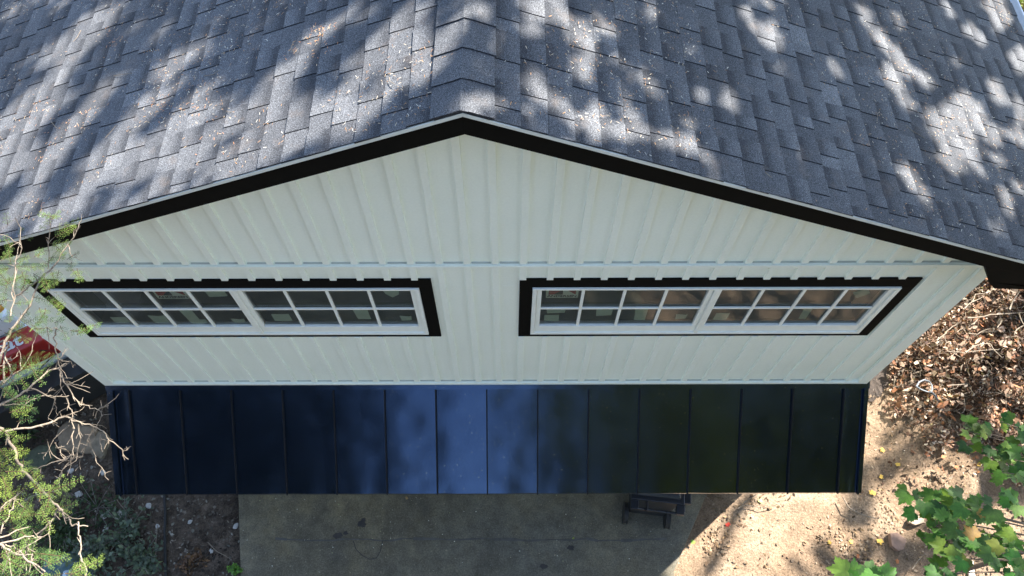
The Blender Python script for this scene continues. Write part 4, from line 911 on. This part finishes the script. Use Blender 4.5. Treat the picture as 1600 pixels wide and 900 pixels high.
# ---------------------------------------------------------------- sticks on the right heap
def ground_poly(pts, z): return [on_z(x, y, z) for x, y in pts]
ST = [(o_, p, z, ra, lab) for o_, p, z, ra, lab in [
 (((1420,420),6.43), [(590,490),(700,490),(820,465),(980,450),(1157,440)], .72, .014, 'long pale stick lying level across the leaf heap'),
 (((1420,420),6.43), [(280,720),(360,660),(380,625),(440,580),(490,550)], .55, .012, 'pale crooked stick on the leaf heap nearest the wall'),
 (((1420,420),6.43), [(360,665),(370,740),(365,800)], .55, .008, 'thin side stick hanging below the crooked stick'),
 (((1420,420),6.43), [(570,840),(640,790),(720,755),(815,755),(850,810),(940,895)], .6, .012, 'arched pale stick bent over the leaf heap'),
 (((1420,420),6.43), [(380,825),(450,840),(560,838),(700,825),(860,815),(920,800)], .55, .010, 'low thin stick lying under the arched stick'),
 (((1420,420),6.43), [(1015,410),(1050,320),(1115,225)], .8, .014, 'straight tan stick pointing up at the eave'),
 (((1420,420),6.43), [(560,400),(640,330),(670,255),(775,245)], .6, .011, 'pale forked stick close to the wall corner'),
 (((1420,420),6.43), [(640,330),(720,300),(755,270)], .6, .009, 'small prong beside the pale forked stick'),
 (((1420,420),6.43), [(600,650),(690,655),(740,625),(820,600)], .58, .008, 'slim curved stick mid heap'),
 (((1420,420),6.43), [(1110,440),(1130,520),(1157,560)], .8, .011, 'pale stick leaning off the right frame edge'),
 (((1420,420),6.43), [(1157,570),(1080,610),(1060,660),(1100,690)], .75, .011, 'hooked pale stick at the right frame edge'),
 (((1420,420),6.43), [(890,590),(920,550),(940,510)], .7, .008, 'short upright tan stick on the heap'),
 (((1420,420),6.43), [(420,895),(460,850),(530,895)], .45, .009, 'small pointed bent stick on the heap'),
 (((1420,420),6.43), [(480,640),(540,600),(575,645)], .5, .007, 'tiny elbow shaped twig on the heap'),
 (((1420,420),6.43), [(650,560),(690,510),(700,495)], .6, .008, 'short stick under the long level stick'),
 (((1240,380),3.461), [(830,770),(900,765),(980,752),(1060,760)], .35, .010, 'stick lying right of the spade grip'),
 (((1240,380),3.461), [(1060,760),(1100,790),(1160,830),(1246,850)], .35, .010, 'stick trailing to the right frame edge'),
 (((1240,380),3.461), [(1000,800),(1100,810),(1200,822)], .35, .007, 'thin straw coloured stick low on the heap'),
 (((860,740),3.636), [(1065,200),(1110,160),(1170,118)], .03, .010, 'short stick on the sunlit dirt near the lower roof'),
 (((860,740),3.636), [(1085,185),(1140,182),(1205,192),(1290,175)], .03, .008, 'curved stick on the sunlit dirt crossing the short stick'),
 (((860,740),3.636), [(835,103),(890,135),(935,170)], .05, .006, 'dark straight twig over the driveway edge'),
 (((1300,760),5.333), [(670,690),(720,620),(775,555)], .03, .008, 'pale thin stick beside the flat brown stone'),
 (((1300,760),5.333), [(90,90),(140,180),(250,235),(380,270)], .03, .012, 'grey curved root in the shaded dirt'),
 (((0,560),2.6475), [(640,840),(645,760),(652,690)], .04, .008, 'grey stick standing in the dark bed'),
 (((0,560),2.6475), [(860,760),(900,800),(960,835)], .03, .007, 'thin brown twig near the driveway edge'),
 (((0,560),2.6475), [(480,580),(520,630),(560,690)], .03, .007, 'thin brown twig in the dark soil'),
 (((0,560),2.6475), [(40,640),(130,570),(270,540)], .5, .018, 'grey leaning dead branch at far left')]]
for (o_, p, z, ra, lab) in ST:
    pp = ground_poly(Z3(*o_, p), z)
    pp = bend(pp, 2)
    # rest on the heap
    m = MB(); b0 = pp[0].copy(); g0 = gh(b0.x, b0.y)
    m.tube([q-b0 for q in pp], ra*.8, ra*.45, 6); o = m.build('stick', M_TWIG, loc=b0, smooth=True); tag(o, lab, 'stick', 'fallen sticks on the ground')
# heap of twigs (uncountable)
m = MB(); r = random.Random(9)
for i in range(850):
    while True:
        px, py = r.uniform(1390, 1640), r.uniform(430, 720)
        if r.random() < dheap(px, py): break
    p = on_z(px, py, .1); z = gh(p.x, p.y)+r.uniform(.05, .2); p.z = z
    an = r.uniform(0, 6.28); d_ = Vector((math.cos(an), math.sin(an), r.uniform(-.15, .25))); pts = [p]; L = r.uniform(.06, .28)
    for k_ in range(4): d_ = (d_+Vector((r.gauss(0, .25), r.gauss(0, .25), r.gauss(0, .15)))).normalized(); pts.append(pts[-1]+d_*L/4)
    c = r.choice([1, .8, .5, .3]); m.tube(pts, r.uniform(.002, .006), .0015, 4, col=(c, c, c))
o = m.build('brushwood', M_TWIG); tag(o, 'tangle of thin dry twigs lying over the leaf heap', 'brushwood', kind='stuff')
# ---------------------------------------------------------------- stones
def stone(name, px, py, z, sx, sy, sz, rz, lab, col=None, seed=0, poly=None):
    bm = bmesh.new(); bmesh.ops.create_icosphere(bm, subdivisions=3, radius=1); r = random.Random(seed)
    for v in bm.verts:
        n_ = mnoise.noise(v.co*1.3+Vector((seed, 0, 0)))*.35+mnoise.noise(v.co*4+Vector((seed, 0, 0)))*.08
        v.co = v.co*(1+n_); v.co.z = max(-.5, min(.55, v.co.z)); 
        mx_ = max(abs(v.co.x), abs(v.co.y)); 
        v.co = Vector((v.co.x*sx, v.co.y*sy, v.co.z*sz))
    me = bpy.data.meshes.new(name); bm.to_mesh(me); bm.free(); me.materials.append(simple('stone '+lab[:12], col, .9, .3, 12, bump=.7, bscale=40) if col else M_STONE)
    o = bpy.data.objects.new(name, me); COL.objects.link(o); p = on_z(px, py, z); o.location = (p.x, p.y, gh(p.x, p.y)+sz*.35); o.rotation_euler = (0, 0, R(rz)); tag(o, lab, name, 'pebbles in the dark bed' if name == 'pebble' else 'rounded stones at the left'); return o
stone('stone', 124, 685, 0, .30, .20, .10, -10, 'large flat tan stone left of the lower roof', (.24, .18, .12), 3)
stone('stone', 157, 695, 0, .11, .19, .09, 10, 'upright tan stone right of the large flat one', (.20, .16, .11), 5)
stone('stone', 60, 715, 0, .22, .16, .08, 30, 'mossy stone under the twigs at far left', (.07, .08, .05), 6)
for i, (px, py, s_, lab) in enumerate([(122,772,.05,'pale pebble above the shrub'),(162,805,.05,'pale pebble by the dark shrub edge'),(184,804,.06,'larger pale pebble right of the shrub pebble'),(245,822,.03,'small white pebble by the black hose'),(160,738,.04,'grey pebble left of the roof edge'),(110,735,.04,'grey pebble under bare twigs'),(367,821,.04,'pale pebble at the driveway edge'),(328,860,.03,'small pale pebble in the bed near the driveway'),(232,790,.04,'pale pebble under the roof edge'),(206,700,.04,'pale pebble next to the roof corner'),(296,815,.03,'tiny pale pebble in the middle of the bed'),(163,826,.04,'pebble lowest beside the shrub')]):
    stone('pebble', px, py, 0, s_, s_*.8, s_*.5, i*40, lab, (.38, .36, .32), 20+i)
def slab(pts, lab, col, h=.05):
    P3 = [on_z(x, y, .05) for x, y in pts]; c = sum(P3, Vector())/len(P3); m = MB()
    m.prism([(p.x-c.x, p.y-c.y, 0) for p in P3][::-1], (0, 0, 0), (0, 0, h)); o = m.build('flat_stone', simple('flag '+lab[:10], col, .85, .2, 16, bump=.5, bscale=50), loc=(c.x, c.y, gh(c.x, c.y)+.005), bevel=.006)
    o.rotation_euler = (r_.uniform(-.05, .05), r_.uniform(-.05, .05), 0); tag(o, lab, 'stone', 'flat stones on the right')
slab([(1393,832),(1405,831),(1419,842),(1415,858),(1406,860),(1396,852)], 'flat brown stone on the dirt beside a dark hollow', (.21, .135, .10), .08)
slab([(1424,808),(1438,803),(1446,808),(1446,816),(1432,820),(1422,816)], 'pale flat stone half under the maple leaves', (.28, .21, .15))
slab([(1503,848),(1512,834),(1525,840),(1524,848),(1508,856)], 'brown flat stone seen between maple leaves', (.36, .25, .19))
slab([(1555,738),(1572,728),(1580,742),(1566,748)], 'grey flat stone at the foot of the leaf heap', (.34, .28, .24))
slab([(1520,905),(1516,880),(1524,875),(1528,905)], 'upright white stone chip near the bottom edge', (.7, .66, .6))

# coloured fallen leaves one can pick out
def fallen(px, py, s_, col, lab):
    p = on_z(px, py, .02); lm = LeafMesh(); lm.add(Vector((0, 0, 0)), s_, r_.uniform(0, 6), (r_.gauss(0, .2), r_.gauss(0, .2)), col, .3)
    o = lm.build('fallen_leaf', M_DRY); o.location = (p.x, p.y, (.04 if 376 < px < 1085 else gh(p.x, p.y)+.025)); tag(o, lab, 'leaf', 'coloured fallen leaves')
fallen(1138, 817, .05, (.50, .06, .04), 'bright red leaf on the sunlit dirt')
fallen(1083, 846, .045, (.22, .36, .07), 'light green leaf on the driveway edge')
fallen(1189, 783, .05, (.52, .50, .20), 'pale yellow leaf by the crossed sticks')
for px, py, s_, lab in ((1366,770,.07,'large yellow leaf right of the roof corner'),(1379,742,.05,'yellow leaf above the large yellow one'),(1380,702,.05,'yellow leaf near the shaded dip'),(1405,726,.05,'small orange yellow leaf in the shaded dip'),(1378,842,.065,'yellow leaf left of the flat brown stone'),(1345,868,.04,'orange leaf low on the dirt'),(1300,845,.04,'tan yellow leaf at the dirt centre'),(1405,876,.045,'orange leaf below the flat brown stone'),(1530,727,.05,'lime yellow leaf under the upper maple'),(1490,731,.045,'red brown leaf on bright dirt'),(1450,710,.06,'orange curled leaf on the dirt'),(1335,845,.04,'pale leaf left of the yellow one')):
    col = (.55, .36, .08) if 'yellow' in lab else ((.42, .16, .07) if 'red' in lab or 'orange' in lab else (.5, .42, .3)); fallen(px, py, s_, col, lab)
fallen(895, 841, .025, (.30, .34, .10), 'small yellow green leaf on the shaded driveway')
fallen(635, 779, .035, (.30, .20, .10), 'small tan leaf on the driveway under the blue roof panel')

# ---------------------------------------------------------------- D-grip spade lying in the leaves
c = on_z(1446, 606, .5); sp_root = empty('spade', c); tag(sp_root, 'spade with a grey D grip sticking out of the leaf heap', 'spade')
M_GR = simple('grey grip plastic', (.13, .145, .16), .5, .08, 20)
pt = lambda x, y, z=.5: on_z(x, y, z)-c
m = MB(); m.tube([pt(1432, 604), pt(1436, 597), pt(1444, 593.5), pt(1452, 596)], .011, .011, 8); m.tube([pt(1452, 596), pt(1456, 602), pt(1456, 609), pt(1455, 613)], .009, .009, 8); m.tube([pt(1432, 604), pt(1440, 609), pt(1448, 612), pt(1455, 613)], .009, .009, 8); m.build('grip', M_GR, sp_root, smooth=True)
m = MB(); m.tube([pt(1455, 612), pt(1461, 618, .44), pt(1476, 640, -.1)], .012, .012, 8); m.build('shaft', M_GR, sp_root, smooth=True)
m = MB(); e1 = pt(1478, 642, -.2); m.box(-.1, .1, -.13, .13, -.006, .006, Matrix.Translation(e1) @ Matrix.Rotation(.7, 4, 'Z')); m.build('blade', M_GR, sp_root)

# ---------------------------------------------------------------- wheelie bin under the lower roof
bp = on_z(1030, 800, 1.0); bin_ = empty('wheelie_bin', (bp.x+.02, bp.y+.355, .03), R(-7)); tag(bin_, 'charcoal wheelie bin on the driveway half under the lower roof', 'bin')
def taper(m, x0, x1, y0, y1, z0, X0_, X1_, Y0_, Y1_, z1):
    n = len(m.v); m.v += [(x0, y0, z0), (x1, y0, z0), (x1, y1, z0), (x0, y1, z0), (X0_, Y0_, z1), (X1_, Y0_, z1), (X1_, Y1_, z1), (X0_, Y1_, z1)]
    for f in ((0, 3, 2, 1), (4, 5, 6, 7), (0, 1, 5, 4), (1, 2, 6, 5), (2, 3, 7, 6), (3, 0, 4, 7)): m.f.append(tuple(n+i for i in f)); m.c.append((1, 1, 1))
m = MB(); taper(m, -.22, .22, -.2, .28, .08, -.28, .28, -.24, .36, .98); m.build('body', M_BIN, bin_, bevel=.02)
m = MB(); m.box(-.31, .31, -.25, .38, .981, 1.01); taper(m, -.27, .27, -.2, .33, 1.01, -.24, .24, -.16, .28, 1.045); m.build('lid', M_BIN, bin_, bevel=.01)
for a_, b_ in ((.22, .31), (-.31, -.22), (-.13, -.11)):
    m = MB(); m.box(a_, b_, -.36, -.251, .93, 1.0); m.build('hinge_lug', M_BIN, bin_, bevel=.005)
m = MB(); m.tube([(-.29, -.345, .965), (.29, -.345, .965)], .016, .016, 8); m.build('handle', M_BIN, bin_, smooth=True)
for s_ in (-1, 1):
    m = MB(); m.tube([(s_*.235, -.22, .13), (s_*.29, -.22, .13)], .13, .13, 20); wo_ = m.build('wheel', M_RUB, bin_, bevel=.01)
m = MB(); m.box(.315, .40, -.21, .36, .88, .93); m.box(.31, .345, -.30, -.1, .82, .879); m.build('side_lip', M_BIN, bin_, bevel=.008)

# ---------------------------------------------------------------- compact loader at far left
M_LRED = simple('red machine paint', (.30, .018, .015), .35, .15, 5); M_LW = simple('white machine paint', (.62, .66, .70), .35, .08, 5)
lc = on_z(10, 540, 1.35); ld = empty('compact_loader', (lc.x-.35, lc.y+.1, 0)); tag(ld, 'red and white compact loader with black tracks parked beside the left wall', 'loader')
ldi = ld.location.copy()
def L3(px, py, z): return on_z(px, py, z)-Vector(ldi)
# side panel facing the house, red, top edge at z 1.35
A_ = L3(-60, 590, 1.30); B_ = L3(68, 530, 1.30); dirv = (B_-A_).normalized(); dirv.z = 0; dirv.normalize(); nrm = Vector((dirv.y, -dirv.x, 0))
ang = math.atan2(dirv.y, dirv.x)
ML = Matrix.Translation(B_) @ Matrix.Rotation(ang, 4, 'Z')      # local x along the machine, -y outwards to the camera
m = MB(); m.prism([(-2.2, 0, -.85), (0, 0, -.85), (.05, 0, -.5), (0, 0, 0), (-2.2, 0, 0)], (0, .02, 0), (0, 1.2, 0), M=ML); m.build('body', M_LW, ld, bevel=.03)
m = MB(); m.prism([(-2.1, 0, -.38), (.02, 0, -.38), (.0, 0, .02), (-2.1, 0, .02)], (0, -.03, 0), (0, .015, 0), M=ML)
m.prism([(-2.1, -.03, .021), (0, -.03, .021), (0, .26, .03), (-2.1, .26, .03)], (0, 0, 0), (0, 0, .02), M=ML); m.build('side_panel', M_LRED, ld, bevel=.01)
m = MB(); m.prism([(-2.0, .27, .03), (-.15, .27, .03), (-.15, 1.1, .03), (-2.0, 1.1, .03)], (0, 0, 0), (0, 0, .35), M=ML); m.build('cab', M_LW, ld, bevel=.05)
m = MB(); m.tube([ML @ Vector((-.1, -.09, -.05)), ML @ Vector((.05, -.12, -.2)), ML @ Vector((-.7, -.35, -.3))], .008, .008, 6); m.build('hydraulic_hose', M_RUB, ld, smooth=True)
text_mesh('lettering', 'Bobcat', .25, simple('silver decal', (.55, .56, .55), .4), ld, ML @ Matrix.Translation((-.62, .11, .053)), sx=1.15, bold=.006)
m = MB(); prof = [(math.cos(t)*.36*(1 if abs(math.cos(t)) > 0 else 1)+(.6 if math.cos(t) > 0 else -1.0)*1-0.5, math.sin(t)*.36) for t in [2*math.pi*i/28 for i in range(28)]]
m.prism([(x, -.34, z-.92) for x, z in prof], (0, 0, 0), (0, .33, 0), M=ML)
for k_ in range(26):
    t0 = k_/26*2*math.pi; x = math.cos(t0)*.375+(.1 if math.cos(t0) > 0 else -1.5); z = math.sin(t0)*.375-.92; m.box(x-.02, x+.02, -.35, 0.0, z-.02, z+.02, ML)
m.build('track', M_RUB, ld, bevel=.01)
# worn tyre in the shadow by the wall
tc = on_z(114, 588, .12); m = MB(); ring = []
for i in range(28):
    t = 2*math.pi*i/28; ring.append((math.cos(t)*.23, math.sin(t)*.23, 0))
m.tube(ring+[ring[0]], .075, .075, 10, cap=False); o = m.build('tyre', simple('dusty rubber', (.05, .05, .045), .9, .3, 9), loc=(tc.x, tc.y, gh(tc.x, tc.y)+.07), smooth=True); tag(o, 'dusty black tyre lying flat in the shade by the left wall', 'tyre')
# an orange lamp / barrel glimpsed behind the branches
bc = on_z(2, 487, 1.6); m = MB(); m.tube([(0, 0, 0), (0, 0, .12)], .09, .07, 14); o = m.build('beacon', simple('amber plastic', (.45, .2, .02), .3), ld); o.location = bc-Vector(ldi)

# ---------------------------------------------------------------- hose, tarp, bag and plants on the left
hp = [on_z(x, y, .03) for x, y in ((257, 760), (258, 800), (258, 850), (260, 910))]
m = MB(); b0 = hp[0].copy(); m.tube([p-b0 for p in bend(hp, 3)], .017, .017, 8); o = m.build('hose', M_RUB, loc=b0, smooth=True); tag(o, 'black hose running straight out from under the lower roof', 'hose')
def cloth(name, pts, mat, lab, cat, h, seed, n=16):
    C4 = [on_z(x, y, .05) for x, y in pts]; c = sum(C4, Vector())/4; m = MB(); G = []
    for j in range(n+1):
        for i in range(n+1):
            a = C4[0].lerp(C4[1], i/n); b = C4[3].lerp(C4[2], i/n); p = a.lerp(b, j/n); e = min(i, j, n-i, n-j)/n*4; e = min(1, e)
            p.z = gh(p.x, p.y)+.015+e*h*(.5+mnoise.noise(Vector((p.x*4, p.y*4, seed)))*.9)+abs(mnoise.noise(Vector((p.x*12, p.y*12, seed))))*.03; G.append(p-c)
    for j in range(n):
        for i in range(n): q = j*(n+1)+i; m.quad([G[q], G[q+1], G[q+n+2], G[q+n+1]])
    o = m.build(name, mat, loc=c); tag(o, lab, cat); return o
cloth('tarp', [(50, 930), (66, 868), (135, 855), (150, 930)], simple('teal tarp', (.05, .10, .10), .5, .2, 6), 'crumpled dark teal tarp in the bottom left corner', 'tarp', .12, 2)
cloth('plastic_bag', [(72, 925), (96, 884), (112, 888), (124, 925)], simple('white plastic', (.42, .50, .58), .35, .1, 8), 'white plastic bag lying on the teal tarp', 'bag', .25, 5)
def plant(px, py, n, rad, h, size, cols, lab, seed, cat='plant', name='plant'):
    p = on_z(px, py, .1); p.z = gh(p.x, p.y); r = np.random.RandomState(seed); root = empty(name, p); tag(root, lab, cat); st = MB(); pts = []
    for i in range(max(6, n//14)):
        an = r.uniform(0, 6.28); rr = rad*math.sqrt(r.rand()); tip = Vector((math.cos(an)*rr, math.sin(an)*rr, h*r.uniform(.5, 1))); st.tube([(0, 0, 0), tip*.5+Vector((0, 0, h*.15)), tip], .004, .002, 4)
        for k_ in range(14): t = r.uniform(.3, 1); q = tip*t+Vector(r.normal(size=3)*rad*.13); q.z = max(.01, q.z); pts.append(tuple(q))
    V, Fq, cc = leaf_cloud(pts, size, cols, seed, .5); np_mesh('foliage', V, Fq, cc, M_LEAF, root); st.build('stem', M_BARK, root)
plant(366, 886, 150, .10, .18, .028, [(.10, .22, .04), (.14, .28, .05)], 'small bright green weed at the driveway corner', 41, 'weed', 'weed')
SG = [(.09, .12, .08), (.12, .15, .10), (.06, .085, .055)]
plant(195, 830, 330, .42, .30, .035, SG, 'grey green low shrub in the dark bed', 42, 'shrub', 'shrub')
plant(215, 875, 280, .36, .28, .035, SG, 'lower grey green shrub at the bottom edge of the bed', 43, 'shrub', 'shrub')
plant(150, 868, 500, .32, .26, .035, SG, 'grey green shrub right of the teal tarp', 44, 'shrub', 'shrub')
plant(145, 790, 200, .40, .15, .03, [(.03, .05, .02), (.045, .07, .03)], 'dark ground creeper left of the black hose', 45, 'creeper', 'creeper')
plant(90, 830, 400, .4, .25, .035, [(.03, .055, .02), (.05, .08, .03)], 'dark fern under the bare branches', 46, 'fern', 'fern')
plant(20, 660, 400, .5, .4, .04, [(.02, .035, .015), (.03, .05, .02)], 'dark undergrowth at the far left below the loader', 47, 'shrub', 'shrub')
plant(290, 880, 150, .25, .10, .03, [(.16, .09, .05), (.10, .06, .04)], 'withered brown clump between hose and driveway', 48, 'plant', 'plant')
plant(1590, 20, 900, .8, .7, .06, [(.20, .22, .05), (.14, .18, .05), (.3, .26, .09)], 'yellow green bush beyond the white gutter', 49, 'bush', 'bush')
plant(1630, 60, 900, .9, .6, .06, [(.24, .2, .06), (.14, .18, .05)], 'yellowish bush further right beyond the gutter', 50, 'bush', 'bush')
